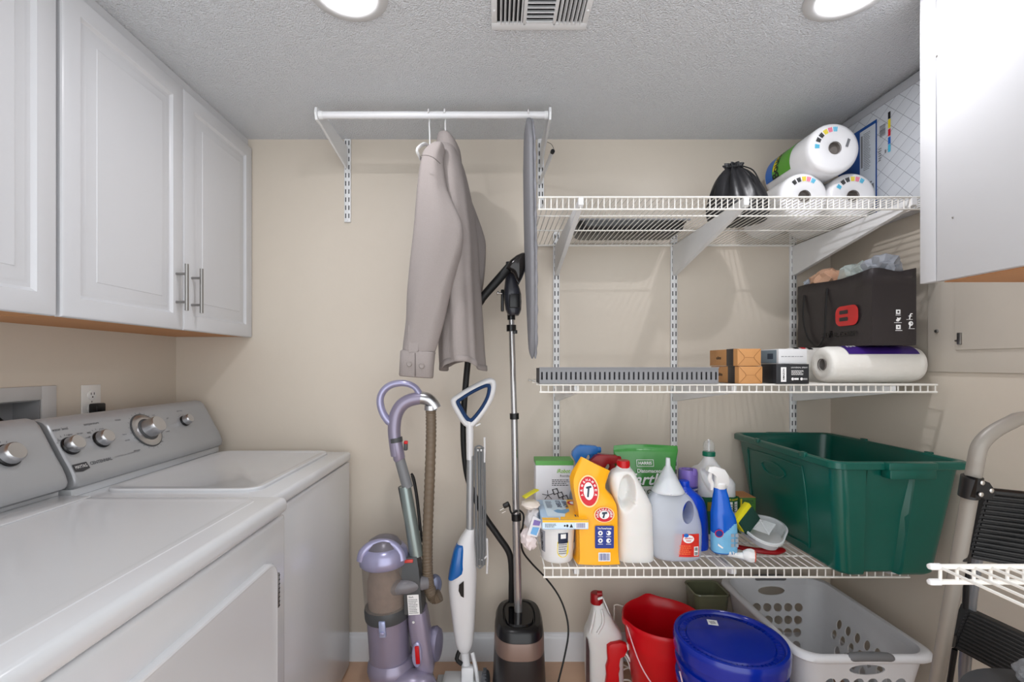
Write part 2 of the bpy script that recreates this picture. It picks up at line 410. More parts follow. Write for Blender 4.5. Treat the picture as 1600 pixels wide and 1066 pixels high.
t = thing('wall_outlet', 'white duplex outlet on the left wall above the washer', 'outlet', (WL, F/469, 1.15))
yo = F/463; zt = 1.196
MB().box(WL+.0005, WL+.006, yo-.037, yo+.037, zt-.115, zt, .002).build('cover_plate', mat('ivory_plate', (226, 225, 222), .35), t)
for zc in (zt-.034, zt-.080):
    r = MB().lathe([(.017, 0), (.017, .002), (.015, .003)], (WL+.006, yo, zc), (1, 0, 0), n=24).build('receptacle', WHITEPL, t)
    h = MB()
    for dy in (-.006, .006): h.box(WL+.0088, WL+.0094, yo+dy-.0012, yo+dy+.0012, zc, zc+.008)
    h.lathe([(.0026, 0), (.0026, .0006)], (WL+.0088, yo, zc-.007), (1, 0, 0), n=10); h.build('slot', DARK, r)
MB().lathe([(.003, 0), (.002, .001)], (WL+.006, yo, zt-.057), (1, 0, 0), n=10).build('screw', NICKEL, t)
single('power_plug', MB().box(WL+.0095, WL+.04, yo-.018, yo+.018, zt-.098, zt-.062, .005).tube([(WL+.03, yo, zt-.09), (WL+.035, yo, zt-.14), (WL+.03, yo-.02, .99)], .0045, 8, 4), BLACKP, 'black power plug in the lower socket of the wall outlet', 'plug')

# ================================================================ WASHER AND DRYER
def console(y0, y1, dx=0, dz=0, parent=None, x0=0):
    "silver control console, a rounded profile swept along Y"
    prof = [(-1.300, .924), (-1.150, .924), (-1.136, .932), (-1.133, .944), (-1.138, .960), (-1.148, .982), (-1.165, 1.012), (-1.200, 1.078), (-1.212, 1.100), (-1.224, 1.112), (-1.240, 1.117), (-1.270, 1.113), (-1.300, 1.100)]
    cx, cz = -1.235, 1.03; rings = []
    for y, k in ((y0, .93), (y0+.003, .97), (y0+.010, .995), (y0+.02, 1), (y1-.02, 1), (y1-.010, .995), (y1-.003, .97), (y1, .93)):
        rings.append([Vector((cx+(x-cx)*k+dx, y, cz+(z-cz)*k+dz)) for x, z in prof])
    return MB().loft(rings).build('console', SILVER, parent, 35, label='silver control console')
NV = Vector((1.148-1.212, 0, 1.100-.982)).normalized(); NU = Vector((0, 1, 0)); NN = NU.cross(NV)
def face(dx=0, dz=0):
    o = Vector((-1.1805+dx, 0, 1.042+dz))
    return lambda a, b, L=0: o+NU*a+NV*b+NN*(.0008+L)
def face_hit(px, fn, b):
    "Y along the console where column px meets the face at height b"
    p = fn(0, b); return F*(-p.x)/(CX-px)
def knob(fn, y, b, r, par, big=False):
    o = fn(y, b); base = o
    if big:
        MB().lathe([(r*2.15, 0), (r*2.15, .001), (r*2.05, .0012)], base, NN, n=48, caps=True).build('dial_ring', DGREY, par)
        MB().lathe([(r*2.0, .0006), (r*2.0, .003), (r*1.7, .006), (r*1.55, .007)], base, NN, n=48).build('dial_ring', CHROME, par)
        MB().lathe([(r*1.35, .004), (r*1.35, .009), (r*1.2, .012)], base, NN, n=40).build('dial_skirt', DGREY, par)
        MB().lathe([(r*1.15, .008), (r*1.05, .03), (r*1.0, .046), (r*.92, .050), (.001, .051)], base, NN, n=40).build('knob', CHROME, par)
    else:
        MB().lathe([(r*1.12, 0), (r*1.12, .004), (r*1.02, .007)], base, NN, n=36).build('knob_skirt', BLACKP, par)
        MB().lathe([(r, .006), (r*.97, .02), (r*.92, .025), (r*.8, .028), (.001, .0285)], base, NN, n=36).build('knob', CHROME, par)
    mk = MB()
    for i in range(7 if not big else 22):
        a = (PI*.15+i*PI*.7/6) if not big else 2*PI*i/22; R = r*1.35 if not big else r*2.25
        c, s_ = math.cos(a), math.sin(a)
        mk.add([fn(y+c*R-s_*.0006, b+s_*R+c*.0006), fn(y+c*R+s_*.0006, b+s_*R-c*.0006), fn(y+c*(R+.005)+s_*.0006, b+s_*(R+.005)-c*.0006), fn(y+c*(R+.005)-s_*.0006, b+s_*(R+.005)+c*.0006)], [[0, 1, 2, 3]])
    return mk
# ---- washer
WX = -.608; wy0, wy1 = 1.268, 1.957; TOPZ = .903
MIN_Y = 1.29
t = thing('washing_machine', 'white top-load washing machine against the back wall', 'washing machine', (-.95, 1.61, 0)); washer = t
MB().box(-1.30, WX, wy0, wy1, .012, TOPZ-.042, .008, 3).build('cabinet', ENAMEL, t)
MB().box(-1.30, WX+.006, wy0-.001, wy1+.001, TOPZ-.038, TOPZ, .013, 4).build('top_panel', ENAMEL, t)
def rrect(x0, x1, y0, y1, r, z, n=6):
    out = []
    for cx, cy, a in ((x1-r, y1-r, 0), (x0+r, y1-r, PI/2), (x0+r, y0+r, PI), (x1-r, y0+r, 1.5*PI)):
        for i in range(n+1):
            b = a+PI/2*i/n; out.append(Vector((cx+r*math.cos(b), cy+r*math.sin(b), z)))
    return out
def lid(x0, x1, y0, y1, z, name, par):
    m = MB(); m.loft([rrect(x0, x1, y0, y1, .05, z-.001), rrect(x0, x1, y0, y1, .05, z+.006), rrect(x0+.003, x1-.003, y0+.003, y1-.003, .048, z+.010), rrect(x0+.020, x1-.020, y0+.020, y1-.020, .04, z+.010), rrect(x0+.030, x1-.030, y0+.030, y1-.030, .035, z+.006)])
    return m.build(name, ENAMEL, par, 25)
lid(-1.12, -.675, wy0+.06, wy1-.035, TOPZ, 'lid', t)
MB().box(-1.30, -1.150, wy0+.006, wy1-.004, TOPZ, .9245, .003).build('console_base', ENAMEL, t)
c = console(wy0+.002, wy1, parent=t); fn = face()
tx = MB()
for px, b, r, big in ((110, -.004, .0235, 0), (158, -.002, .0235, 0), (229, .0, .0285, 1), (288, .008, .0185, 0)):
    y = face_hit(px, fn, b); k = knob(fn, y, b, r, c, bool(big)); tx.v and None; o = len(tx.v); tx.add(k.v, k.f)
for w_, px, b, wd, h in (('water level', 92, .050, .047, .0085), ('temperature', 143, .051, .052, .0085), ('rinse', 184, .052, .022, .0065), ('spin', 262, .03, .012, .005), ('extra rinse', 280, .052, .03, .006), ('delicate', 214, -.060, .026, .006), ('small', 92, .018, .02, .005), ('medium', 108, .030, .02, .005), ('large', 125, .028, .018, .005), ('cold', 137, .012, .014, .005), ('warm', 139, .026, .014, .005), ('hot', 159, .032, .012, .005), ('heavy', 195, .0, .016, .005), ('normal', 199, -.02, .018, .005), ('light', 240, .05, .014, .005), ('off', 218, .062, .01, .005), ('casual', 262, -.018, .018, .005), ('wash', 252, -.05, .014, .005)):
    lettering(w_, fn, wd, h, max(face_hit(px, fn, b), 1.275+wd/2), b, tx)
tx.build('dial_markings', GINK if False else mat('console_ink', (70, 72, 76), .5), c)
y = 1.303
patch(bd := MB(), fn, poly=[(y-.026, -.058), (y+.019, -.058), (y+.021, -.078), (y-.004, -.083), (y-.026, -.079)], L=.0008); bd.build('badge', mat('badge_grey', (62, 63, 68), .3, .4), c)
lettering('MAYTAG', fn.__call__ if False else (lambda a, b: fn(a, b, .0015)), .036, .009, y-.003, -.068).build('lettering', WINK, c)
lettering('CENTENNIAL', fn, .075, .0095, y+.066, -.066, bold=True).build('lettering', mat('console_ink', (70, 72, 76)), c)
lettering('COMMERCIAL TECHNOLOGY', fn, .10, .0045, y+.165, -.0645).build('lettering', GINK, c)
# ---- dryer
DX = -.560; dy0, dy1 = .470, 1.252; DZ = .915
t = thing('clothes_dryer', 'white front-load dryer nearest the camera, left of the washer', 'dryer', (-.93, .9, 0))
MB().box(-1.30, DX, dy0, dy1, .012, DZ-.046, .010, 3).build('cabinet', ENAMEL, t)
MB().box(-1.30, DX+.008, dy0-.001, dy1+.001, DZ-.042, DZ, .016, 5).build('top_panel', ENAMEL, t)
m = MB(); m.loft([rrect(-1.10, -.615, dy0+.03, dy1-.03, .03, DZ-.0005), rrect(-1.097, -.618, dy0+.033, dy1-.033, .03, DZ+.0012), rrect(-1.085, -.63, dy0+.045, dy1-.045, .025, DZ+.0012), rrect(-1.080, -.635, dy0+.05, dy1-.05, .025, DZ+.0003)]); m.build('top_recess', ENAMEL, t, 20)
MB().box(-1.155, -1.065, dy0+.3, dy1-.015, DZ, DZ+.005, .002).build('lint_cover', ENAMEL, t)
MB().box(-1.30, -1.160, dy0+.004, dy1-.004, DZ, .932, .002).build('console_base', ENAMEL, t)
c = console(dy0, dy1-.001, dx=0, dz=.006, parent=t); fn2 = face(0, .006)
y = face_hit(12, fn2, -.004); k = knob(fn2, y, -.004, .026, c); k.build('dial_markings', mat('console_ink', (70, 72, 76)), c)
y = .78; k = knob(fn2, y, -.0, .03, c, True); k.build('dial_markings', mat('console_ink', (70, 72, 76)), c)
# drum door on the dryer front, corners rounded
def door_ring(ins, x, r):
    return [Vector((x, p.x, p.y)) for p in (Vector((q.x, q.y)) for q in rrect(dy0+.05+ins, F/624-ins, .30+ins, .782-ins, r, 0, 8))]
MB().loft([door_ring(0, DX-.001, .045), door_ring(0, DX+.010, .045), door_ring(.002, DX+.0145, .044), door_ring(.006, DX+.016, .041), door_ring(.012, DX+.0145, .036)]).build('door', ENAMEL, t, 25)
h = MB(); zz0, zz1 = P(427, 950, 621).z, P(427, 896, 621).z
h.box(DX+.001, DX+.014, F/622+.0006, F/622+.0075, zz0, zz1, .0015); h.c = 1
for i in range(8): h.box(DX+.0138, DX+.0146, F/622+.001, F/622+.007, zz0+.004+i*(zz1-zz0)/8, zz0+.006+i*(zz1-zz0)/8)
h.build('hinge', [NICKEL, DARK], t, label='bare metal hinge')
MB().box(DX-.001, DX+.004, 1.03, 1.045, .786, .792, .001).build('scratch', DARK, t) if False else None
# ================================================================ WALL STANDARDS, BRACKETS AND ROD
def standard(x, z0, z1, label, group=None):
    m = MB(); w, d = .0135, .009
    m.prism([(-w, 0), (-w, -d), (-w+.003, -d-.002), (w-.003, -d-.002), (w, -d), (w, 0)], (x, WB-.0005, z0), (1, 0, 0), (0, 1, 0), z1-z0)
    m.c = 1; z = z0+.016
    while z+.022 < z1:
        for dx in (-.0068, .0068): m.box(x+dx-.002, x+dx+.002, WB-d-.0030, WB-d-.001, z, z+.019)
        z += .0345
    m.c = 0
    for zz in (z0+.006, z1-.09):
        m.lathe([(.004, 0), (.003, .002), (.001, .0025)], (x, WB-d-.0025, zz), (0, -1, 0), n=12)
    return single('wall_standard', m, [RAIL, DARK], label, 'shelf upright', 'slotted wall standards')
XS = (.2575, .759, 1.268)
standard(-.633, P(0, 348, 365).z, CEIL-.002, 'slotted white upright on the back wall, alone at the left under the hanging rod')
standard(XS[0], .575, 1.83, 'slotted white upright on the back wall, behind the left ends of the shelves')
standard(XS[1], .575, 1.83, 'slotted white upright on the back wall, at the middle of the shelves')
standard(XS[2], .575, 1.83, 'slotted white upright on the back wall nearest the right corner')
YF = WB-.0115   # face of the uprights
def bracket(x, zt, y1, hw, ht, label, w=.006, tipdrop=.012):
    "tapering shelf arm from the upright to a tip at depth y1"
    pl = [(YF, zt-.004), (YF, zt-.004-hw), (YF-.03, zt-.004-hw*.97), (y1+.01, zt-.004-ht), (y1, zt-.004-ht+.004), (y1, zt-.004+tipdrop*.3), (y1+.012, zt-.004)]
    m = MB(); m.prism([(y, z) for y, z in pl], (x-w, 0, 0), (0, 1, 0), (0, 0, 1), 2*w)
    return single('shelf_bracket', m, RAIL, label, 'shelf bracket', 'white shelf brackets')
ZS1, ZS2, ZS3 = 1.776, 1.203, .623
for zt, y1, hw, nm in ((ZS1, F/516, .125, 'top'), (ZS2, F/490, .085, 'middle'), (ZS3, F/490, .08, 'bottom')):
    for x, side in zip(XS, ('left', 'centre', 'right')):
        bracket(x, zt-.0052, y1, hw, .022, f'white steel arm under the {nm} wire shelf, on the {side} upright', .0075)
# rod and its two arms
YR = F/439; ZR = P(0, 180, 439).z
def rod_arm(x, label):
    pl = [(YF, 2.190), (YF, 2.095), (YF-.03, 2.10), (YR+.03, ZR-.020), (YR-.012, ZR-.022), (YR-.022, ZR+.0), (YR-.016, ZR+.020), (YR+.02, 2.178)]
    m = MB().prism(pl, (x-.004, 0, 0), (0, 1, 0), (0, 0, 1), .008)
    return single('rod_bracket', m, RAIL, label, 'rod bracket', 'brackets of the hanging rod')
XRL, XRR = -.633, .190
rod_arm(XRL-.002, 'white steel arm holding the left end of the hanging rod')
rod_arm(XRR+.001, 'white steel arm holding the right end of the hanging rod')
standard(XRR+.001, 1.93, CEIL-.002, 'short slotted white upright behind the ironing board')
t = thing('hanging_rod', 'white round hanging rod below the ceiling', 'clothes rod', (-.22, YR, ZR))
MB().cyl((XRL+.004, YR, ZR), (XRR-.006, YR, ZR), .0125, n=24).build('rod', mat('white_rod', (226, 226, 228), .25, coat=.4), t)
for x in (XRL+.003, XRR-.018): MB().lathe([(.0145, 0), (.0145, .012), (.013, .014)], (x, YR, ZR), (1, 0, 0), n=24).build('end_cap', RAIL, t)
m = MB().tube([P(843, 286, 368), P(853, 262, 392), P(863, 238, 418)], .0075, 14); m.c = 1; e = P(863, 238, 418); d_ = (P(863, 238, 418)-P(843, 286, 368)).normalized()
m.cyl(e, e+d_*.008, .0082); single('wall_hook', m, [RAIL, BLACKP], 'slim white tube hook with black tip right of the ironing board', 'hook')
single('pull_cord', MB().tube([P(855, 222, 420), P(862, 226, 418), P(866, 236, 418), P(864, 239, 418)], .0010, 6, 4), DARK, 'thin dark wire looped over the end of the tube hook', 'wire')

# ================================================================ WIRE SHELVES
def wire_shelf(x0, x1, yf, z, pitch, label, rods, lip=.0, r=.0026, name='wire_shelf'):
    t = thing(name, label, 'wire shelf', ((x0+x1)/2, (yf+WB)/2, z))
    yb = WB-.004; m = MB(); n = int((x1-x0)/pitch); lip = lip or .034
    for i in range(n+1):
        x = x0+.004+i*(x1-x0-.008)/n
        m.tube([(x, yb, z-r), (x, yf+.004, z-r), (x, yf, z-r-.004), (x, yf, z-lip)], r*.8, 6)
    m.build('deck_wires', WIRE, t)
    m = MB()
    for y in rods: m.cyl((x0, y, z-r*2.6), (x1, y, z-r*2.6), r*1.15, n=8)
    m.build('cross_rods', WIRE, t)
    m = MB().cyl((x0, yf-.002, z-r), (x1, yf-.002, z-r), r*1.25, n=10).cyl((x0, yf-.001, z-lip), (x1, yf-.001, z-lip), r*1.25, n=10)
    m.build('front_lip', WIRE, t)
    return t
wire_shelf(.128, 1.372, F/513, ZS1, .0178, 'white wire shelf, the highest of the three, under paper towels', [F/459+.0, F/414, WB-.006, WB-.02], .039, .0023)
wire_shelf(.138, 1.396, F/493, ZS2, .0235, 'white wire shelf at eye height, holding boxes and the black bag', [F/455, F/410, WB-.006], .026)
wire_shelf(.150, 1.310, F/493, ZS3, .0262, 'white wire shelf, the lowest on the back wall, crowded with cleaners', [F/462, F/430, F/395, WB-.006], .032)
# shelf piece at the right, nearest the camera
t = thing('wire_shelf', 'white wire shelf piece jutting in from the right in front of the stepladder', 'wire shelf', (1.0, .6, .948))
zz = .948; sx0 = .682; yb = F/1000; m = MB()
for i in range(26):
    x = sx0+.012+i*.0262
    if x < 1.36: m.tube([(x, .30, zz), (x, yb-.004, zz), (x, yb, zz-.004), (x, yb, zz-.023)], .0024, 8)
m.build('deck_wires', WIRE, t)
MB().tube([(sx0, yb+.001, zz+.001), (1.36, yb+.001, zz+.001)], .0042, 10).tube([(sx0, yb+.001, zz-.023), (1.36, yb+.001, zz-.023)], .0042, 10).build('front_lip', WIRE, t)
MB().cyl((sx0+.0, .563, zz-.0052), (1.36, .563, zz-.0052), .0032).build('cross_rod', WIRE, t)
MB().cyl((sx0-.0, .40, zz-.0052), (1.36, .40, zz-.0052), .0032).build('cross_rod', WIRE, t)
for y in (.563,):
    MB().lathe([(.001, -.012), (.005, -.011), (.0062, -.006), (.0062, .014), (.004, .016)], (sx0, y, zz-.0052), (1, 0, 0), n=16).build('end_cap', WHITEPL, t)
for z_ in (zz+.001, zz-.023):
    MB().lathe([(.001, -.006), (.004, -.005), (.0052, -.001), (.0052, .012), (.004, .014)], (sx0, yb+.001, z_), (1, 0, 0), n=14).build('end_cap', WHITEPL, t)

# ================================================================ IRONING BOARD (hangs edge-on from the rod)
t = thing('ironing_board', 'grey padded ironing board hanging edge-on from the right end of the rod', 'ironing board', (.128, 1.70, 1.30))
bx, by = .128, 1.66; z0, z1 = 1.285, 2.125
ga = mat('grey_cover', (134, 134, 138), .8, bump=.4, bscale=90, vary=.04); gb = mat('gathered_cover', (150, 150, 156), .85, bump=1, bscale=160, stretch=(1, 1, .3))
def prof_w(t_):   # half width of the board along its height
    return .155*min(1, (math.sin(min(1, t_*1.9)*PI/2))**.8)*min(1, ((1-t_)*6)**.5 if t_ > .86 else 1)
rings = []; rings2 = []
NZ = 46
for i in range(NZ+1):
    u = i/NZ; z = z0+(z1-z0)*u; hw = max(.008, prof_w(u)); th = .016*min(1, (u*14)**.5+.2, ((1-u)*14)**.5+.2)
    lean = .016*math.sin(u*PI*.5)
    rings.append([Vector((bx-lean+p.x, by+p.y, z)) for p in ser(0, 0, 0, th*.75, hw, 3.2, 28)])
    wr = .0016*math.sin(i*2.3)+.001*math.sin(i*5.1)
    rings2.append([Vector((bx-lean+.011+p.x, by+p.y, z)) for p in ser(0, 0, 0, th*.52+wr, max(.006, hw-.006+wr), 3.2, 28)])
MB().loft(rings).build('padded_cover', ga, t, 60)
MB().loft(rings2).build('gathered_hem', gb, t, 60)
MB().tube([(bx-.014, YR, ZR+.0165), (bx-.014, YR+.014, ZR+.012), (bx-.014, YR+.017, ZR), (bx-.014, YR+.010, ZR-.012), (bx-.012, YR-.0, ZR-.03), (bx-.012, YR-.0, ZR-.06)], .0022, 8, 4).tube([(bx-.014, YR, ZR+.0165), (bx-.014, YR-.013, ZR+.012), (bx-.014, YR-.017, ZR-.004)], .0022, 8, 4).build('hook', WHITEPL, t, label='white wire hook')

# ================================================================ HANGERS AND JACKET
def hanger(x, label, tilt=0, zoff=0, w=1.0):
    t = thing('coat_hanger', label, 'hanger', (x, YR, ZR-.03), 'white plastic hangers on the rod')
    z = ZR+zoff
    m = MB().tube([(x, YR-.018, ZR+.0), (x, YR-.013, ZR+.0135), (x, YR, ZR+.0185), (x, YR+.014, ZR+.012), (x, YR+.018, ZR-.002), (x, YR+.012, ZR-.03), (x+.003, YR, ZR-.07), (x+.004, YR, z-.105)], .0028, 10, 5).build('hook', WHITEPL, t)
    tz = z-.105
    m = MB().tube([(x+.004, YR, tz), (x+.004+tilt*.5, YR-.09*w, tz-.025), (x+tilt, YR-.165*w, tz-.075), (x+tilt, YR-.163*w, tz-.090), (x+tilt*.5, YR-.10*w, tz-.094), (x, YR, tz-.094), (x-tilt*.5, YR+.10*w, tz-.094), (x-tilt, YR+.163*w, tz-.090), (x-tilt, YR+.165*w, tz-.075), (x+.004-tilt*.5, YR+.09*w, tz-.025)], .0042, 10, 5, closed=True, flat=1.5).build('frame', WHITEPL, t)
    return t
hanger(-.239, 'empty white plastic hanger on the rod, left of the jacket', -.012, -.015)
hanger(-.182, 'white plastic hanger carrying the beige jacket', 0, -.02, .62)

JK = mat('jacket_cloth', (148, 140, 137), .9, bump=.5, bscale=500, vary=.06, vscale=300); JD = mat('jacket_lining', (92, 84, 82), .95)
t = thing('jacket', 'mauve-beige button jacket hanging sideways on a white hanger', 'jacket', (-.17, YR, 1.25))
# torso: level rings, long axis towards the wall
def torso_ring(z, cx, hx, y0, y1, f, ph=0, dz=None, n=64):
    out = []; cy, hy = (y0+y1)/2, (y1-y0)/2
    for i in range(n):
        a = 2*PI*i/n; c, s = math.cos(a), math.sin(a)
        x = math.copysign(abs(c)**.8, c)*hx; y = math.copysign(abs(s)**.8, s)*hy
        g = 1+f*(.5*math.sin(5*a+ph)+.35*math.sin(9*a+1+ph*.6))
        out.append(Vector((cx+x*g, cy+y*(1+f*.2*math.sin(7*a)), z+(dz(a) if dz else 0))))
    return out
yn, yf_ = 1.545, 1.885
T = [(2.045, -.183, .016, 1.66, 1.72, 0), (2.038, -.182, .030, 1.63, 1.75, 0), (2.020, -.180, .042, 1.60, 1.79, .0), (1.985, -.175, .050, 1.565, 1.84, .0), (1.95, -.168, .056, 1.55, 1.87, .02), (1.88, -.158, .062, yn, 1.885, .05), (1.80, -.150, .066, yn, yf_, .10),
     (1.70, -.140, .068, yn, yf_, .14), (1.60, -.137, .068, yn, yf_, .17), (1.50, -.132, .068, yn, yf_, .2), (1.40, -.128, .069, yn, yf_, .22), (1.30, -.124, .070, yn, yf_, .24)]
hem = lambda a: .035*abs(math.sin(a))**2*(1 if math.sin(a) > 0 else 1.2)+(.03 if False else 0)
rings = [torso_ring(z, cx, hx, a, b, f, ph=z*1.5) for z, cx, hx, a, b, f in T]
rings.append(torso_ring(1.255, -.120, .071, yn, yf_, .25, 1.85, lambda a: .035*(.5+.5*math.cos(2*a+PI))-.012))
MB().loft(rings, cap0=True, cap1=False, k=3).build('body', JK, t, 80, solid=.003)
r2 = [torso_ring(1.270, -.120, .0725, yn-.002, yf_+.002, .25, 1.83, lambda a: .035*(.5+.5*math.cos(2*a+PI))-.010), torso_ring(1.258, -.120, .0735, yn-.003, yf_+.003, .25, 1.85, lambda a: .035*(.5+.5*math.cos(2*a+PI))-.014), torso_ring(1.253, -.120, .0725, yn-.002, yf_+.002, .25, 1.85, lambda a: .035*(.5+.5*math.cos(2*a+PI))-.013)]
MB().loft(r2, caps=False).build('hem_band', JK, t, 80, solid=.002)
# collar
m = MB(); cr = []
for z, k in ((1.998, 1.0), (2.03, 1.02), (2.06, .95), (2.070, .88), (2.063, 1.10), (2.035, 1.22), (2.010, 1.26)):
    cr.append([Vector((-.168+p.x, 1.692+p.y, z-.28*p.x*1.0+(-.03*max(0, p.x/.045)))) for p in ser(0, 0, 0, .036*k, .072*k, 2.3, 36)])
m.loft(cr, caps=False, k=2).build('collar', JK, t, 80, solid=.002)
# sleeves: (py, left px, right px, s, half depth)
def sleeve(rows, s, hd, nm, par, fold=.06, yoff=0, k=3):
    rg = []
    for i, (py, xl, xr, d) in enumerate(rows):
        a, b = P(xl, py, s), P(xr, py, s); c = (a+b)/2; hx = (b.x-a.x)/2
        rg.append([Vector((c.x+p.x*(1+fold*math.sin(4*2*PI*j/40+i)*.5), c.y+yoff+p.y*(1+fold*math.sin(5*2*PI*j/40+i*.7)), c.z+.25*p.x*(.15 if i < 2 else 0))) for j, p in enumerate(ser(0, 0, 0, hx, d, 2.3, 40))])
    return MB().loft(rg, cap0=True, cap1=False, k=k).build(nm, JK, par, 80, solid=.003)
s1 = sleeve([(226, 676, 692, .02), (236, 664, 694, .03), (255, 658, 692, .038), (300, 652, 699, .045), (350, 647, 722, .05), (385, 644, 723, .05), (420, 641, 714, .048), (460, 638, 702, .046), (500, 636, 693, .042), (535, 631, 684, .038), (552, 629, 679, .035)], 478, .04, 'sleeve', t)
# cuff with placket and buttons
cf = []
for py, xl, xr, d in ((549, 630, 680, .034), (551, 627, 679, .038), (570, 626, 677, .037), (587, 625, 676, .036), (589, 626, 675, .033)):
    a, b = P(xl, py, 478), P(xr, py, 478); c = (a+b)/2; hx = (b.x-a.x)/2
    cf.append([Vector((c.x+p.x, c.y+p.y, c.z-(p.x/hx)*.004)) for p in ser(0, 0, 0, hx, d, 3.2, 40)])
cuff = MB().loft(cf, caps=False).build('cuff', JK, s1, 80, solid=.003)
yc = F/478-.038
def cpt(px, py, off=0): p = P(px, py, 478); return Vector((p.x, yc-off, p.z))
pk = MB(); pk.prism([(0, 0), (.030, .002), (.034, .085), (.026, .100), (.017, .108), (.006, .100), (-.002, .085)], cpt(642, 551, -.004)+Vector((0, -.003, 0)), (1, 0, 0), (.0, .09, 1), .003); pk.build('placket', JK, s1)
bt = mat('jacket_button', (140, 132, 128), .4)
for px, py in ((643, 569), (662, 572)):
    MB().lathe([(.0085, -.002), (.0085, .002), (.007, .0035), (.005, .0028), (.001, .0028)], cpt(px, py, .0015), (0, -1, 0), n=20).build('button', bt, cuff)
MB().box(cpt(652, 0).x-.0008, cpt(652, 0).x+.0008, yc-.003, yc-.0005, P(0, 588, 478).z, P(0, 552, 478).z).build('cuff_opening', JD, cuff)
# far sleeve, seen past the torso
sleeve([(262, 706, 716, .015), (290, 708, 726, .025), (330, 712, 742, .032), (370, 718, 756, .035), (392, 720, 759, .036), (430, 716, 757, .034), (480, 708, 750, .032), (530, 704, 744, .03), (560, 702, 738, .028)], 402, .04, 'sleeve', t)
# pocket flaps, yoke and placket seams on the side that shows
for a, b in (((690, 274), (711, 276)), ((712, 296), (722, 299)), ((720, 330), (731, 337))):
    pa, pb = P(a[0], a[1], 452), P(b[0], b[1], 440)
    MB().tube([pa+Vector((.0, -.01, 0)), pb+Vector((.0, -.01, 0))], .0012, 6).build('seam', JD, t)
pts = [P(658, 243, 504), P(668, 243, 506), P(678, 247, 506), (P(688, 256, 500))]
MB().tube([Vector((p.x, p.y, p.z)) for p in pts], .0010, 6, 4).build('seam', JD, t)

# ================================================================ UPRIGHT VACUUM
SV = 412
def V(px, py, off=0): p = P(px, py, SV); return Vector((p.x, p.y+off, p.z))
t = thing('upright_vacuum', 'lavender upright vacuum cleaner with brown hose beside the washer', 'vacuum cleaner', (P(620, 0, SV).x, F/SV, 0))
rr = 1/SV
MB().tube([V(620, 712), V(617, 688), V(616, 668), V(619, 648), V(628, 633), V(642, 625), V(659, 622)], [.022, .0235, .0245, .025, .025, .0245, .0235], 20, 5).build('neck_tube', LAV, t)
MB().tube([V(617, 664), V(606, 657), V(597, 642), V(594, 624), V(600, 610), V(613, 601), V(632, 599), V(648, 605), V(657, 618)], [.019, .0185, .0175, .017, .017, .0165, .0155, .0145, .016], 16, 5, flat=.8).build('handle', LAVL, t)
MB().tube([V(658, 622), V(668, 624), V(676, 631), V(681, 639)], [.0245, .0245, .023, .022], 20, 5).build('hose_elbow', CHROME, t, label='silver hose elbow')
MB().tube([V(618, 684), V(619, 691)], .0255, 20).build('collar', DGREY, t)
MB().tube([V(619, 691), V(624, 717), V(625, 719)], [.0235, .0225, .02], 20).build('wand_sleeve', LAV, t)
MB().obox(V(635, 696, -.012), (1, 0, 0), (0, 0, 1), (0, -1, 0), .014, .034, .02, .004).build('release_latch', DGREY, t)
MB().obox(V(636, 690, -.02), (1, 0, 0), (0, 0, 1), (0, -1, 0), .014, .012, .012, .003).build('release_button', RED, t, label='red release button')
MB().tube([V(624, 716), V(637, 762)], [.0195, .0205], 20).build('wand_joint', GREYP, t)
MB().tube([V(633, 760), V(651, 868)], [.0215, .0265], 20, flat=1.0).build('wand', mat('wand_metal', (140, 152, 150), .28, .6), t, label='silver-green metal wand')
MB().tube([V(626, 762, .015), V(646, 866, .015)], .022, 12, flat=.6).build('wand_back', DGREY, t)
m = MB().tube([V(641, 742, .02), V(646, 752, .02), V(652, 790, .02), V(658, 850, .02)], .0075, 10, 4, flat=.6).tube([V(643, 744, .01), V(649, 770, .01), V(656, 830, .01)], .005, 8, 3); m.build('crevice_tool', BLACKM, t, label='black crevice tool behind the wand')
# hose with ribs
hp = catmull([V(673, 637), V(673.5, 680), V(671, 760), V(668, 840), V(668, 890), V(671, 918), V(678, 934), V(688, 930)], 26); hr = [.0195+.0014*math.sin(i*2.2)+(.002 if i > 130 else 0) for i in range(len(hp))]
MB().tube(hp, hr, 18).build('hose', mat('brown_hose', (112, 98, 82), .45, bump=.1), t, 60, label='ribbed brown hose')
MB().tube([V(673, 634), V(673, 641)], .0245, 20).build('hose_cuff', CHROME, t)
MB().lathe([(.001, .012), (.016, .010), (.028, .004), (.032, -.006), (.03, -.02), (.02, -.028)], V(681, 918, .02), (.5, -.8, .0), n=28, sx=.75, sy=1.15).build('hose_port', mat('port_grey', (110, 116, 140), .3, .3), t)
# dust canister on its leaning axis
ax = (V(601, 900)-V(607, 1000)).normalized(); cb = V(611, 1042)
def cyl_h(py): return (V(0, py).z-cb.z)/ax.z
cx_ = .082
MB().lathe([(.078, cyl_h(1036)), (.081, cyl_h(1020)), (.083, cyl_h(960)), (.084, cyl_h(955))], cb, ax, n=40, sx=.94).build('filter_housing', LAV, t)
MB().lathe([(.080, cyl_h(1050)), (.094, cyl_h(1047)), (.097, cyl_h(1040)), (.094, cyl_h(1031)), (.083, cyl_h(1024))], cb+Vector((.006, 0, 0)), ax, n=40, sx=.96).build('base_skirt', LAV, t)
MB().lathe([(.086, cyl_h(962)), (.0885, cyl_h(958)), (.0885, cyl_h(948)), (.086, cyl_h(944))], cb, ax, n=40, sx=.96).build('cup_ring', DGREY, t)
cup = mat('smoky_clear_plastic', (150, 140, 132), .12, alpha=.42)
MB().lathe([(.085, cyl_h(945)), (.087, cyl_h(905)), (.088, cyl_h(872))], cb, ax, n=44, sx=.97).build('dust_cup', cup, t, label='smoky clear dust cup')
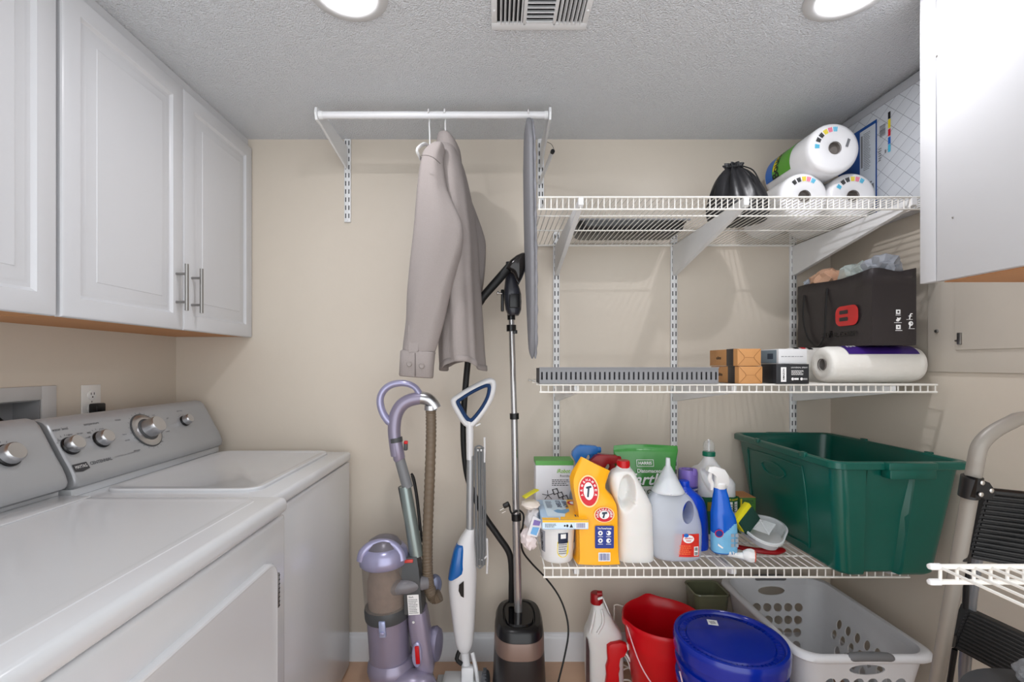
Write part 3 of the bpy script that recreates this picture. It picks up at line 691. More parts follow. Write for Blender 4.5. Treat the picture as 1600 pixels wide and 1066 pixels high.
MB().lathe([(.070, cyl_h(946)), (.074, cyl_h(925)), (.070, cyl_h(905)), (.058, cyl_h(888)), (.04, cyl_h(880))], cb, ax, n=30, sx=.97).build('dust', mat('dust_lint', (150, 130, 118), .95, bump=1, bscale=60, vary=.25, vscale=40), t, label='beige lint and dust')
MB().lathe([(.086, cyl_h(880)), (.095, cyl_h(876)), (.095, cyl_h(868)), (.090, cyl_h(860)), (.078, cyl_h(854)), (.070, cyl_h(852))], cb, ax, n=44, sx=.97, caps=False).build('cup_lid', LAVL, t, 60)
MB().lathe([(.071, cyl_h(853)), (.055, cyl_h(843)), (.03, cyl_h(838)), (.001, cyl_h(836))], cb, ax, n=40, sx=.97).build('lid_dome', mat('dome_grey', (112, 108, 116), .3, .2), t, label='grey dome inside the lid')
hd = [cb+ax*cyl_h(y)+Vector((x, yy, 0)) for x, yy, y in ((-.074, -.045, 868), (-.066, -.045, 856), (-.036, -.035, 846), (.006, -.03, 843), (.044, -.03, 847), (.068, -.035, 858), (.074, -.04, 869))]
MB().tube(hd, [.018, .0165, .0145, .0135, .0145, .0165, .018], 16, 5).build('carry_handle', LAVL, t)
MB().obox(cb+ax*cyl_h(963)+Vector((.0, -.088, 0)), (1, 0, 0), ax, (0, -1, 0), .024, .058, .014, .004).build('latch', mat('pale_latch', (170, 180, 215), .25, .4), t, label='pale blue cup latch')
MB().obox(cb+ax*cyl_h(968)+Vector((.0, -.097, 0)), (1, 0, 0), ax, (0, -1, 0), .016, .012, .008, .003).build('latch_button', LAVL, t)
# motor column at the right
MB().loft([[V(*p) + Vector((0, d, 0)) for p, d in r] for r in (
    [((625, 868), -.03), ((653, 866), -.03), ((654, 866), .03), ((626, 868), .03)], [((626, 884), -.045), ((657, 882), -.045), ((657, 882), .03), ((628, 884), .03)],
    [((634, 900), -.05), ((659, 898), -.05), ((660, 898), .03), ((635, 900), .03)], [((636, 950), -.052), ((663, 948), -.052), ((664, 948), .03), ((637, 950), .03)])]).build('motor_neck', DGREY, t)
MB().obox(V(641, 871, -.035), (1, 0, .05), (0, .3, 1), (0, -1, .3), .034, .012, .008, .002).build('swivel_button', mat('orange_red', (200, 60, 50), .4), t, label='red lift-away button')
MB().tube([V(610, 917, -.035), V(625, 910, -.045), V(640, 908, -.04), V(668, 908, -.01)], [.018, .026, .027, .024], 18, 4).build('air_duct', mat('duct_grey', (120, 118, 122), .3), t)
body = []
for py, xl, xr, d0, d1 in ((948, 638, 667, -.05, .04), (970, 640, 671, -.055, .045), (1005, 646, 676, -.06, .05), (1035, 651, 680, -.06, .05), (1050, 656, 676, -.05, .04)):
    a, b = V(xl, py), V(xr, py); c = (a+b)/2; body.append([Vector((c.x+p.x, c.y+p.y+(d0+d1)/2, c.z)) for p in ser(0, 0, 0, (b.x-a.x)/2, (d1-d0)/2, 3.4, 28)])
MB().loft(body, k=2).build('motor_housing', LAV, t, 50)
MB().lathe([(.03, 0), (.042, .004), (.045, .02), (.04, .034), (.02, .04)], V(672, 1010, .02), (1, -.3, 0), n=30, sx=1.5, xd=(0, 0, 1)).build('side_cover', mat('cover_mauve', (120, 116, 138), .35, .3), t)
MB().loft([[Vector((V(cx0, 0).x+a, V(0, 0, dd).y, V(0, py).z+b)) for a, b in oval(0, 0, rx, ry, 24)] for cx0, py, rx, ry, dd in ((656, 1007, .018, .045, -.055), (656, 1007, .0185, .046, -.066), (656, 1007, .016, .042, -.069))]).build('switch_bezel', LAVL, t)
MB().obox(V(657, 1006, -.07), (1, 0, .08), (-.08, 0, 1), (0, -1, 0), .016, .065, .008, .003).build('power_switch', RED, t, label='red power switch')
lf = flat(V(650, 934, -.0535), (1, 0, .06), (-.07, 0, 1))
m = MB(); patch(m, lf, rect=(-.021, .021, -.037, .037)); m.build('rating_label', WINK, t, label='white rating label')
m = MB(); smallprint(m, lf, -.018, .018, -.033, .022, 9, L=.0004); lettering('Shark', lambda a, b, L=0: lf(a, b, .0004), .018, .007, -.007, .029, m, bold=True); m.build('lettering', GINK, t)
MB().lathe([(.005, 0), (.004, .002)], V(650, 960, -.056), (0, -1, 0), n=14).build('badge', WHITEPL, t)
# floor head
hd_ = []
for y_, x0_, x1_, z1_ in ((1.80, -.34, -.235, .09), (1.74, -.385, -.225, .10), (1.66, -.43, -.20, .085), (1.58, -.445, -.19, .06), (1.54, -.445, -.19, .035)):
    cxx, hx = (x0_+x1_)/2, (x1_-x0_)/2
    hd_.append([Vector((cxx+a*hx, y_, .004+z1_*(.5+.5*b))) for a, b in [(math.copysign(abs(math.cos(2*PI*j/28))**.6, math.cos(2*PI*j/28)), math.copysign(abs(math.sin(2*PI*j/28))**.6, math.sin(2*PI*j/28))) for j in range(28)]])
MB().loft(hd_, k=3).build('floor_head', mat('head_mauve', (74, 70, 88), .3, .3), t, 50)
MB().lathe([(.001, .058), (.03, .054), (.052, .040), (.062, .020), (.064, 0)], (-.305, 1.72, .085), (.02, -.25, 1), n=32, sx=1.4, sy=.9).build('head_cover', LAV, t)
MB().tube([(-.285, 1.79, .07), (-.275, 1.79, .13)], .035, 20).build('pivot', DGREY, t)
for x in (-.40, -.24): MB().cyl((x-.012, 1.755, .022), (x+.012, 1.755, .022), .022, n=20).build('wheel', BLACKM, t)

# ================================================================ STEAM MOP
SM = 398
def M_(px, py, off=0): p = P(px, py, SM); return Vector((p.x, p.y+off, p.z))
t = thing('steam_mop', 'white and blue steam mop with triangular handle leaning on the back wall', 'steam mop', (P(725, 0, SM).x, F/SM, 0))
MW = mat('mop_white', (225, 225, 227), .3, coat=.3)
tri = [M_(709, 628), M_(714, 622), M_(738, 607), M_(762, 596), M_(770, 598), M_(770, 608), M_(766, 622), M_(756, 640), M_(742, 658), M_(734, 664), M_(726, 659), M_(716, 643)]
MB().tube(tri, .0125, 14, 4, closed=True, up=(0, 1, 0), flat=1.25).build('handle_loop', MW, t)
c_ = sum(tri, Vector())/len(tri)
MB().tube([c_+(p-c_)*.80+Vector((0, -.004, 0)) for p in tri], .0085, 12, 4, closed=True, up=(0, 1, 0), flat=1.5).build('grip', mat('navy_grip', (26, 60, 105), .45), t, label='dark blue grip inside the loop')
MB().tube([M_(733, 655), M_(734, 672), M_(734, 718)], [.014, .0195, .0165], 16, flat=.8).build('neck', MW, t)
MB().obox(M_(747, 664, 0), (1, 0, .5), (-.5, 0, 1), (0, -1, 0), .022, .006, .01, .002).build('cord_clip', MW, t)
MB().cyl(M_(735, 712), M_(734, 835), .0145).build('pole', mat('pole_grey', (168, 170, 172), .35, .5), t)
# body: rows (py, xl, xr, half depth)
rows = [(826, 728, 742, .02), (845, 716, 742, .032), (870, 706, 744, .040), (898, 701, 745, .044), (930, 702, 744, .044), (970, 707, 742, .040), (1000, 711, 740, .034), (1012, 715, 736, .026), (1018, 719, 732, .018)]
rg = []
for py, xl, xr, d in rows:
    a, b = M_(xl, py), M_(xr, py); c = (a+b)/2; rg.append([Vector((c.x+p.x, c.y+p.y, c.z)) for p in ser(0, 0, 0, (b.x-a.x)/2, d, 2.6, 32)])
MB().loft(rg, k=3).build('body', MW, t, 60)
rg = []
for py, xl, xr, d in ((848, 715, 727, .030), (856, 710, 727, .040), (875, 705.5, 727, .046), (890, 702.5, 727, .047), (899, 701.5, 712, .044)):
    a, b = M_(xl, py), M_(xr, py); c = (a+b)/2; rg.append([Vector((c.x+p.x, c.y+p.y-.004, c.z)) for p in ser(0, 0, 0, (b.x-a.x)/2+.002, d, 2.4, 28)])
MB().loft(rg, k=2).build('water_tank', mat('tank_blue', (14, 100, 178), .12, coat=.6), t, 60, label='translucent blue water tank')
lf = flat(M_(722, 913, -.0475), (1, 0, 0), (0, 0, 1))
patch(mw := MB(), lf, poly=[(-.008, .020), (.010, .034), (.010, -.030), (-.001, -.024), (-.010, -.004)]); mw.build('fill_window', BLACKP, t)
MB().tube([M_(725, 1008), M_(727, 1030), M_(729, 1050)], [.016, .017, .020], 16, 2).build('joint', MW, t)
MB().tube([M_(720, 1012, -.005), M_(714, 1026, -.015), M_(722, 1034, -.015)], .008, 10, 3).build('steam_hose', BLACKM, t)
MB().loft([[Vector((a, b, z)) for a, b in pts] for z, pts in ((.006, [(-.228, 1.60), (-.035, 1.60), (-.055, 1.90), (-.205, 1.90)]), (.026, [(-.228, 1.60), (-.035, 1.60), (-.055, 1.90), (-.205, 1.90)]), (.036, [(-.215, 1.62), (-.05, 1.62), (-.07, 1.88), (-.19, 1.88)]))]).build('mop_head', MW, t)
MB().box(-.235, -.03, 1.595, 1.905, .0, .010, .004).build('mop_pad', mat('mop_cloth', (200, 202, 205), .9, bump=1), t)
MB().obox(M_(731, 1050, -.012), (1, 0, 0), (0, .2, 1), (0, -1, .2), .05, .06, .045, .01).build('knuckle', MW, t)
for dx in (.05,): MB().tube([M_(738, 1020, .0), M_(744, 1040, -.02), M_(748, 1062, -.03)], .008, 8, 2).build('foot_lever', MW, t)
# brush dial beside the head
m = MB().lathe([(.001, .012), (.02, .012), (.034, .008), (.038, 0), (.036, -.006)], (-.040, 1.80, .055), (1, -.25, .15), n=40); 
for i in range(24):
    a = 2*PI*i/24; m.obox(Vector((-.043, 1.80, .055))+Vector((0, math.cos(a), math.sin(a)))*.037, (1, -.25, .15), (0, math.cos(a), math.sin(a)), Vector((1, -.25, .15)).cross(Vector((0, math.cos(a), math.sin(a)))), .012, .008, .004)
m.build('scrub_brush', mat('brush_grey', (86, 88, 92), .6), t, label='round grey scrub brush')
# cord wrapped on two hooks
cm = mat('cord_grey', (120, 122, 124), .5)
hk = MB().box(*(lambda a, b: (a.x, b.x))(M_(744, 0), M_(758, 0)), F/SM-.012, F/SM+.004, M_(0, 703).z-.004, M_(0, 703).z+.004, .001).tube([M_(757, 683, -.008), M_(757.5, 700, -.008), M_(757, 722, -.008)], .004, 8)
hk.build('cord_hook', MW, t)
MB().tube([M_(744, 872, -.004), M_(754, 874, -.006), M_(761, 868, -.008)], .004, 8).tube([M_(761, 840, -.008), M_(762, 868, -.008), M_(761, 895, -.008)], .004, 8).build('cord_hook', MW, t)
m = MB()
for i in range(7):
    x = 742+i*2.5; o_ = -.006-.006*(i % 2); rnd = random.Random(i); w1 = rnd.uniform(-1, 1)
    m.tube([M_(x, 700, o_), M_(x+w1, 740, o_), M_(x+.8+w1, 800, o_), M_(x+1.5, 850, o_), M_(x+1.5-.2*i, 882, o_)], .0034, 8, 4)
m.tube([M_(742, 699, -.01), M_(749, 696, -.012), M_(756, 700, -.01)], .0034, 8, 3).tube([M_(743, 880, -.01), M_(750, 886, -.012), M_(756, 880, -.01)], .0034, 8, 3)
m.build('power_cord', cm, t, label='grey cord wound on the hooks')

# ================================================================ GARMENT STEAMER
t = thing('garment_steamer', 'black and bronze floor garment steamer with tall silver pole', 'garment steamer', (.088, 1.79, 0))
def st_ring(z, hx, y0, y1, cx=.088, e=3): return ser(cx, (y0+y1)/2, z, hx, (y1-y0)/2, e, 44)
sb = mat('steamer_body', (34, 31, 32), .35); br = mat('bronze_band', (124, 104, 95), .35, .3)
MB().loft([st_ring(.0, .098, 1.655, 1.975), st_ring(.01, .102, 1.65, 1.98), st_ring(.205, .094, 1.675, 1.955)]).build('tank', sb, t, 50)
MB().loft([st_ring(.205, .0945, 1.674, 1.956), st_ring(.252, .0935, 1.678, 1.952), st_ring(.262, .091, 1.682, 1.948)]).build('band', br, t, 50, label='bronze band')
MB().loft([st_ring(.262, .0905, 1.684, 1.946), st_ring(.288, .089, 1.69, 1.94), st_ring(.302, .082, 1.70, 1.93), st_ring(.304, .062, 1.715, 1.915), st_ring(.298, .058, 1.72, 1.91)]).build('top_deck', BLACKP, t, 50)
MB().loft([st_ring(.3, .055, 1.725, 1.905), st_ring(.306, .053, 1.73, 1.90)]).build('top_recess_panel', mat('gloss_black', (10, 10, 12), .08), t)
SS = 402
def S(px, py, off=0, s=SS): p = P(px, py, s); return Vector((p.x, p.y+off, p.z))
MB().cyl(S(810.5, 992), S(810, 958), .0165).build('pole_socket', BLACKP, t)
p0, p1, p2, p3 = S(810, 965), S(806.5, 812), S(803.5, 652), S(799, 495)
MB().cyl(p0, p1, .0155).build('pole', mat('pole_silver', (178, 176, 176), .22, .75), t)
MB().cyl(p1, p2, .0135).build('pole', MATS['pole_silver'], t)
MB().cyl(p2, p3, .0115).build('pole', MATS['pole_silver'], t)
MB().tube([S(806.5, 803), S(807, 813)], .019, 20).build('pole_clip', BLACKP, t); MB().tube([S(803.5, 646), S(803.8, 655)], .018, 20).build('pole_clip', BLACKP, t)
MB().tube([S(798, 455), S(799, 500)], .0155, 18).tube([S(799, 508), S(799, 518)], .019, 18).obox(S(805, 519, -.004), (1, 0, 0), (0, 0, 1), (0, -1, 0), .016, .014, .02, .002).build('pole_cap', BLACKP, t)
rg = []
for py, xl, xr, d in ((412, 790, 803, .02), (430, 790, 806, .026), (448, 788, 810, .032), (462, 787, 814, .036), (485, 790, 814, .034), (494, 794, 810, .026)):
    a, b = S(xl, py), S(xr, py); c = (a+b)/2; rg.append([Vector((c.x+p.x, c.y-.02+p.y, c.z)) for p in ser(0, 0, 0, (b.x-a.x)/2, d, 2.8, 28)])
MB().loft(rg, k=2).build('cradle', mat('cradle_grey', (48, 49, 56), .25), t, 60)
MB().box(S(795, 0).x, S(812, 0).x, F/SS-.060, F/SS-.045, S(0, 484).z, S(0, 462).z, .006).build('cradle_pad', BLACKP, t)
MB().obox(S(785, 470, .0), (1, 0, 0), (0, 0, 1), (0, -1, 0), .012, .085, .03, .004).build('cradle_flange', BLACKP, t)
MB().lathe([(.004, 0), (.004, .012), (.008, .014), (.008, .019), (.001, .021)], S(784, 460, -.02), (-1, -.2, .1), n=16).build('screw_knob', STEEL, t)
# steam head with its grip and hose
hh = thing('steam_nozzle', 'black handheld steam head resting in the cradle on top of the silver pole', 'steam head', (.06, 1.80, 1.70))
S2 = 412
def S3(px, py, off=0): return S(px, py, off, S2)
np_ = [S3(*q_) for q_ in ((789, 424), (796, 411), (806, 403), (815, 399), (823.5, 398), (823, 410), (820, 424), (815, 437), (810, 447), (806, 441), (802, 432), (797, 428))]; nc = sum(np_, Vector())/len(np_)
MB().loft([[nc+(p-nc)*q_+Vector((0, d-.035, 0)) for p in np_] for d, q_ in ((-.032, .55), (-.026, .82), (-.012, .98), (.012, .98), (.026, .8), (.03, .55))], k=2).build('nozzle', mat('nozzle_gloss', (36, 33, 32), .15), hh, 50)
MB().loft([[nc+(p-nc)*1.0+Vector(((p.x-nc.x)*.04, d-.035, 0)) for p in np_[4:10]] for d in (-.014, .014)]).build('steam_plate', mat('plate_grey', (70, 70, 74), .25, .5), hh)
MB().tube([S3(797, 418, -.035), S3(780, 438, -.035), S3(760, 460, -.03), S3(745, 478, -.03)], [.016, .0165, .0155, .0165], 20, 3).build('grip', BLACKM, hh)
MB().tube([S3(752, 469, -.03), S3(742, 482, -.03), S3(740, 487, -.03)], [.018, .0195, .015], 20).build('collar', BLACKM, hh)
MB().tube([S3(743, 480, -.028), S3(737, 495, -.015), S3(734, 520, 0), S(731, 560, .02), S(727, 600, .03), S(723, 650, .05), S(723, 700, .06), S(728, 745, .06), S(738, 775, .05), S(755, 808, .03), S(778, 840, .02), S(796, 868, .02), S(800, 900, .03), S(800, 925, .04), S(800, 950, .05)], .0125, 14, 6).build('hose', BLACKM, hh, label='black steam hose looping down behind the jacket')
# the steamer's power cord and plug
m = MB().tube([S(812, 800, .02), S(818, 806, .01), S(817, 822, 0), S(814, 836, .01), S(817, 865, .03), S(832, 890, .06), S(856, 918, .08), S(876, 944, .07), S(886, 966, .03), S(888, 990, 0), S(880, 1020, -.03), S(869, 1056, -.05), P(865, 1085, 402)+Vector((0, -.05, 0))], .0038, 8, 6)
m.tube([S(812, 800, .02), S(806, 797, -.02), S(800, 800, -.02), S(797, 796, -.01), S(796, 790, -.01), S(792, 785, -.01)], .0038, 8, 4)
m.build('power_cord', BLACKM, t, label='black power cord hanging from the pole clip')
MB().obox(S(791, 788, -.01), (1, 0, .5), (-.5, 0, 1), (0, -1, 0), .026, .018, .018, .004).build('plug', BLACKP, t)
MB().obox(S(784, 795, -.006), (1, 0, .5), (-.5, 0, 1), (0, -1, 0), .016, .0025, .006).obox(S(787, 798, -.016), (1, 0, .5), (-.5, 0, 1), (0, -1, 0), .016, .0025, .006).build('plug_prong', STEEL, t)
# ================================================================ HELPERS FOR SOFT THINGS
def crumple(c, sx, sy, sz, amp=.3, freq=3.0, seed=0, sub=3, ridge=True, zmin=None):
    rnd = random.Random(seed)
    bm = bmesh.new(); bmesh.ops.create_icosphere(bm, subdivisions=sub, radius=1); vs = []
    for v in bm.verts:
        p = v.co.normalized(); q = p*freq+Vector((seed*3.1, seed*1.7, seed))
        d = noise.fractal(q, 1, 2, 3); d = (1-abs(d)*2.2) if ridge else d
        r = 1+amp*.42*(noise.noise(q)*.9+rnd.uniform(-.5, .5)*(1 if ridge else .1)); w = Vector(c)+Vector((p.x*sx*r, p.y*sy*r, p.z*sz*r))
        if zmin is not None: w.z = max(w.z, zmin)
        vs.append(w)
    bm.verts.index_update(); fs = [[v.index for v in f.verts] for f in bm.faces]; bm.free()
    m = MB(); m.add(vs, fs); return m
def Rr(x0, x1, y0, y1, r, z, n=6): return rrect(x0, x1, y0, y1, r, z, n)

# ================================================================ TOP SHELF
BW = mat('core_grey', (120, 114, 110), .8)
def towel_roll(c, r, ln, ad, label, group, wrap=None, seed=0):
    "wrapped paper towel roll; c = centre of the near end, ad = axis pointing away"
    ad = Vector(ad).normalized(); t = thing('paper_towel_roll', label, 'paper towels', tuple(c), group)
    MB().lathe([(.021, .004), (.026, .0015), (r*.80, 0), (r*.93, .004), (r*.99, .014), (r, .03), (r*1.005, ln*.5), (r, ln-.03), (r*.97, ln-.01), (r*.8, ln), (.022, ln)], c, ad, n=56, caps=False).build('roll', FILM if wrap else PAPER, t, 60)
    MB().lathe([(.0215, -.0), (.0215, .02), (.001, .0205)], c, ad, n=28, caps=False).build('core', BW, t, label='grey cardboard core')
    return t
ad = Vector((-.05, 1, 0))
AX = Vector((0, 1, 0)); RB = .0865
cA, cB = Vector((1.098, 1.672, ZS1+RB+.001)), Vector((1.271, 1.672, ZS1+RB+.001)); cC = Vector((1.176, 1.63, ZS1+RB+.001+.153))
rolls = []
for c, lb, r in ((cA, 'white wrapped paper towel roll, lower left of the three on the top shelf', RB-.0005), (cB, 'white wrapped paper towel roll, lower right of the three on the top shelf', RB-.0005), (cC, 'white wrapped paper towel roll with green band, stacked on top of two others', .0895)):
    rolls.append((towel_roll(c, r, .285, (0, 1, 0), lb, 'wrapped paper towel rolls on the top shelf', True), c, r))
CY_ = mat('cyan_ink', (80, 190, 225), .5); PK_ = mat('pink_ink', (240, 120, 150), .5); BNG = mat('band_green', (86, 160, 44), .35); BNB = mat('band_blue', (20, 100, 190), .35)
for i, (t, c, r) in enumerate(rolls):
    fn = lambda a, b, L=0, c=c: c+Vector((a, -.0010-L-.0, b))
    for mt, a0 in ((CY_, 1.0), (PK_, 1.28), (YINK, 1.55), (INK, 1.85), (INK, 2.15), (CY_, 2.5)):
        if i == 0 and a0 > 2.2: continue
        m = MB(); ra = r*.72; a1 = a0+(.5 if i == 2 else 0)
        for q in range(3):
            aa = a1+q*.075; patch(m, fn, poly=[(math.cos(aa+k_[0]*.03)*(ra+k_[1]*.008), math.sin(aa+k_[0]*.03)*(ra+k_[1]*.008)) for k_ in ((-1, -1), (1, -1.2), (1.1, .8), (-.9, 1))])
        m.build('print_mark', mt, t)
    if i == 2: patch(m := MB(), fn, poly=[(.034, .004), (.043, .001), (.052, .028), (.043, .032)]); m.build('print_mark', GINK, t)
# printed bands and name on the top roll's upper left side
t, c, r = rolls[2]
def side(a, b, L=0): # a along the roll from far end, b around from the left side upwards
    th = PI-.02-b/r; R_ = r*1.006+.0006+L
    return c+Vector((math.cos(th)*R_, .285-a, math.sin(th)*R_))
patch(m := MB(), side, rect=(.02, .175, -.03, .13), nx=6, ny=16); m.build('green_band', BNG, t)
patch(m := MB(), side, rect=(.02, .065, -.03, .07), nx=4, ny=10, L=.0004); m.build('blue_band', BNB, t)
patch(m := MB(), side, rect=(.07, .09, .0, .07), nx=4, ny=10, L=.0006); m.build('yellow_mark', YINK, t)
tm = MB(); lettering('Bounty', lambda a, b, L=0: side(.092-b*1.0, .0+a+.03, .0012), .12, .052, -.0, .0, tm, bold=True); tm.build('lettering', INK, t)

# black drawstring bag
def bag_ring(z, r, f, cx, cy, n=64, ph=0):
    return [Vector((cx+math.cos(2*PI*j/n)*r*(1+f*math.sin(9*2*PI*j/n+ph)+.5*f*math.sin(17*2*PI*j/n)), cy+.8*math.sin(2*PI*j/n)*r*(1+f*math.sin(9*2*PI*j/n+ph)), z)) for j in range(n)]
gx, gy = .872, 1.70
bk = mat('black_nylon', (24, 24, 27), .38, bump=.5, bscale=40)
rg = [bag_ring(ZS1+.001+z, r, f, gx+dx, gy, ph=z*9) for z, r, f, dx in ((0, .075, 0, 0), (.006, .098, .01, 0), (.04, .106, .03, 0), (.09, .094, .07, -.002), (.14, .070, .12, -.006), (.175, .045, .17, -.010), (.192, .027, .2, -.012), (.198, .025, .2, -.013), (.207, .029, .25, -.014), (.211, .025, .3, -.014), (.203, .012, .2, -.014))]
t = thing('drawstring_bag', 'small black drawstring bag standing on the top wire shelf', 'bag', (gx, gy, ZS1))
MB().loft(rg, k=3).build('pouch', bk, t, 70)
MB().tube([Vector((gx-.012+math.cos(a)*.029, gy+math.sin(a)*.024, ZS1+.196)) for a in [2*PI*i/20 for i in range(20)]], .0028, 8, 1, closed=True).tube([(gx+.01, gy-.022, ZS1+.196), (gx+.03, gy-.05, ZS1+.17), (gx+.04, gy-.075, ZS1+.12)], .0022, 6, 4).build('cord', BLACKM, t)

# long dark tray seen through the wires
t = thing('long_tray', 'long dark grey tray lying at the back of the top wire shelf', 'tray', (.53, 1.85, ZS1))
m = MB(); m.loft([Rr(.325, .715, 1.80, 1.94, .03, ZS1+.001), Rr(.318, .722, 1.793, 1.947, .035, ZS1+.006), Rr(.310, .730, 1.785, 1.955, .04, ZS1+.034), Rr(.305, .735, 1.78, 1.96, .042, ZS1+.037), Rr(.313, .727, 1.788, 1.952, .038, ZS1+.035), Rr(.322, .718, 1.797, 1.943, .033, ZS1+.010)])
m.build('pan', mat('tray_dark', (24, 25, 27), .25, coat=.3), t)
MB().tube([(.305, 1.78, ZS1+.037), (.735, 1.78, ZS1+.037)], .004, 10).build('rolled_rim', GREYP, t)

# flat carton leaning against the right wall
XF = 1.374; Y0_, Y1_ = 1.245, F/389; Z0_, Z1_ = ZS1+.001, 2.216
def quilt():
    m = mat('quilt_print', (206, 210, 216), .4, vary=.05, vscale=8); nt = m.node_tree; b = nt.nodes['Principled BSDF']
    tc = nt.nodes.new('ShaderNodeTexCoord'); mp = nt.nodes.new('ShaderNodeMapping'); mp.inputs['Rotation'].default_value = (math.radians(38), 0, 0); mp.inputs['Scale'].default_value = (0, 21, 26)
    br = nt.nodes.new('ShaderNodeTexBrick'); br.offset = 0; br.inputs['Scale'].default_value = 1; br.inputs['Mortar Size'].default_value = .02; br.inputs['Brick Width'].default_value = 1; br.inputs['Row Height'].default_value = 1
    sep = nt.nodes.new('ShaderNodeSeparateXYZ'); cmb = nt.nodes.new('ShaderNodeCombineXYZ')
    nt.links.new(tc.outputs['Object'], mp.inputs[0]); nt.links.new(mp.outputs[0], sep.inputs[0]); nt.links.new(sep.outputs[1], cmb.inputs[0]); nt.links.new(sep.outputs[2], cmb.inputs[1])
    nt.links.new(cmb.outputs[0], br.inputs['Vector'])
    br.inputs['Color1'].default_value = lin((206, 210, 216)); br.inputs['Color2'].default_value = lin((212, 216, 222)); br.inputs['Mortar'].default_value = lin((150, 154, 162))
    nt.links.new(br.outputs[0], b.inputs['Base Color']); return m
t = thing('flat_carton', 'flat blue and white printed carton leaning on the right wall above the top shelf', 'box', (1.40, 1.57, Z0_))
MB().box(XF, WR-.002, Y0_, Y1_, Z0_, Z1_, .002).build('carton', quilt(), t)
MB().box(XF-.004, XF+.02, Y0_, Y1_, Z1_-.030, Z1_+.001, .002).build('lid_edge', mat('lid_grey', (176, 178, 184), .5), t)
cf_ = lambda a, b, L=0: Vector((XF-.0007-L, a, b))    # a = depth, b = height
def py_(px): return F*XF/(px-CX)
patch(m := MB(), cf_, rect=(py_(1370.5), Y1_-.002, Z0_+.001, 2.150)); m.build('blue_panel', mat('panel_blue', (8, 72, 148), .35), t)
patch(m := MB(), cf_, rect=(py_(1368.5), py_(1344), 1.80, 2.138), L=.0005); m.build('white_panel', mat('panel_white', (205, 212, 220), .4), t)
m = MB(); patch(m, cf_, rect=(py_(1348.5), py_(1346), 2.0, 2.12), L=.001); smallprint(m, lambda a, b, L=0: cf_(-a, b, L), -py_(1350), -py_(1361), 1.985, 2.125, 22, L=.001)
patch(m, cf_, rect=(py_(1366), py_(1362), 1.90, 1.925), L=.001); patch(m, cf_, rect=(py_(1363), py_(1349), 1.93, 1.936), L=.001); patch(m, cf_, rect=(py_(1363), py_(1349), 1.89, 1.895), L=.001)
bars(m, cf_, 2.075, 2.118, py_(1384), py_(1375), L=.0006, vertical=False); smallprint(m, lambda a, b, L=0: cf_(-a, b, L), -py_(1373), -py_(1378), 1.99, 2.04, 6, L=.0006)
patch(m, cf_, rect=(py_(1385), py_(1383), 2.01, 2.022), L=.0006); m.build('small_print', GINK, t)
patch(m := MB(), cf_, poly=oval(py_(1331), 2.10, .022, .013)); [setattr(m, 'v', [v+Vector((-.0004, 0, 0)) for v in m.v])]; m.build('red_mark', RINK, t)
for mt, z0, z1 in ((INK, 2.128, 2.152), (YINK, 2.095, 2.126), (RINK, 2.068, 2.092), (BNB, 2.04, 2.064), (CY_, 2.012, 2.038)):
    patch(m := MB(), cf_, rect=(py_(1392), py_(1388), z0-.005, z1-.005), L=.0006); m.build('colour_swatch', mt, t)

# ================================================================ MIDDLE SHELF
# slotted grey tray
t = thing('slotted_tray', 'long grey plastic tray with vertical slots on the middle wire shelf', 'tray', (.42, 1.55, ZS2))
m = MB(); a0, a1, yy0, yy1, zb, zt = .137, .700, 1.480, 1.60, ZS2+.0015, ZS2+.050
m.box(a0, a1, yy0, yy0+.004, zb, zb+.012).box(a0, a1, yy0, yy0+.004, zt-.012, zt); nb = 37
for i in range(nb+1):
    x = a0+(a1-a0)*i/nb; m.box(max(a0, x-.0048), min(a1, x+.0048), yy0, yy0+.004, zb+.012, zt-.012)
m.box(a0-.001, a1+.001, yy0-.003, yy0+.006, zt, zt+.003).build('front_rail', mat('tray_grey', (128, 129, 132), .45), t)
m = MB().box(a0, a1, yy1-.004, yy1, zb, zt).box(a0, a1, yy0+.004, yy1-.004, zb, zb+.003).box(a0, a0+.004, yy0+.004, yy1-.004, zb+.003, zt).box(a1-.004, a1, yy0+.004, yy1-.004, zb+.003, zt)
m.build('trough', mat('tray_inside_shade', (52, 53, 56), .6), t)  # inner shade put into the trough's colour, so the slots look dark
# kraft boxes
KR = mat('kraft_card', (196, 142, 88), .6, vary=.06, vscale=60); KB = mat('dark_sleeve', (52, 46, 44), .5); KT = mat('kraft_dark', (150, 100, 55), .6)
def kraft(x0, zb, label, g='kraft boxes with dark sleeves'):
    x1 = x0+.0745; y0, y1 = 1.487, 1.680; h = .0545
    t = thing('kraft_box', label, 'box', ((x0+x1)/2, (y0+y1)/2, zb), g)
    MB().box(x0, x1, y0, y1, zb, zb+h, .0015).build('carton', KR, t)
    MB().box(x0-.0008, x1+.0008, y0+.026, y0+.070, zb-.0003, zb+h+.0008, .0005).build('sleeve', KB, t, label='dark brown paper sleeve')
    fn = flat((x0+.037, y0, zb+h/2), (1, 0, 0), (0, 0, 1)); m = MB()
    for sx in (-1, 1):
        for sz in (-1, 1):
            a = (sx*.0355, sz*.0255); b = (sx*.016, sz*.004); m.tube([fn(*a), fn(*b)], .0006, 5)
        m.tube([fn(sx*.016, -.004), fn(sx*.016, .004)], .0005, 5)
    m.tube([fn(-.016, 0), fn(.016, 0)], .0004, 5)
    m.build('fold_seams', KT, t)
    sf = flat((x0, y0+.125, zb+h/2), (0, -1, 0), (0, 0, 1)); lettering('elite', sf, .035, .011, 0, 0, bold=True).build('lettering', INK, t)
kraft(.768, ZS2+.001, 'brown kraft box with dark sleeve, under its twin on the middle shelf')
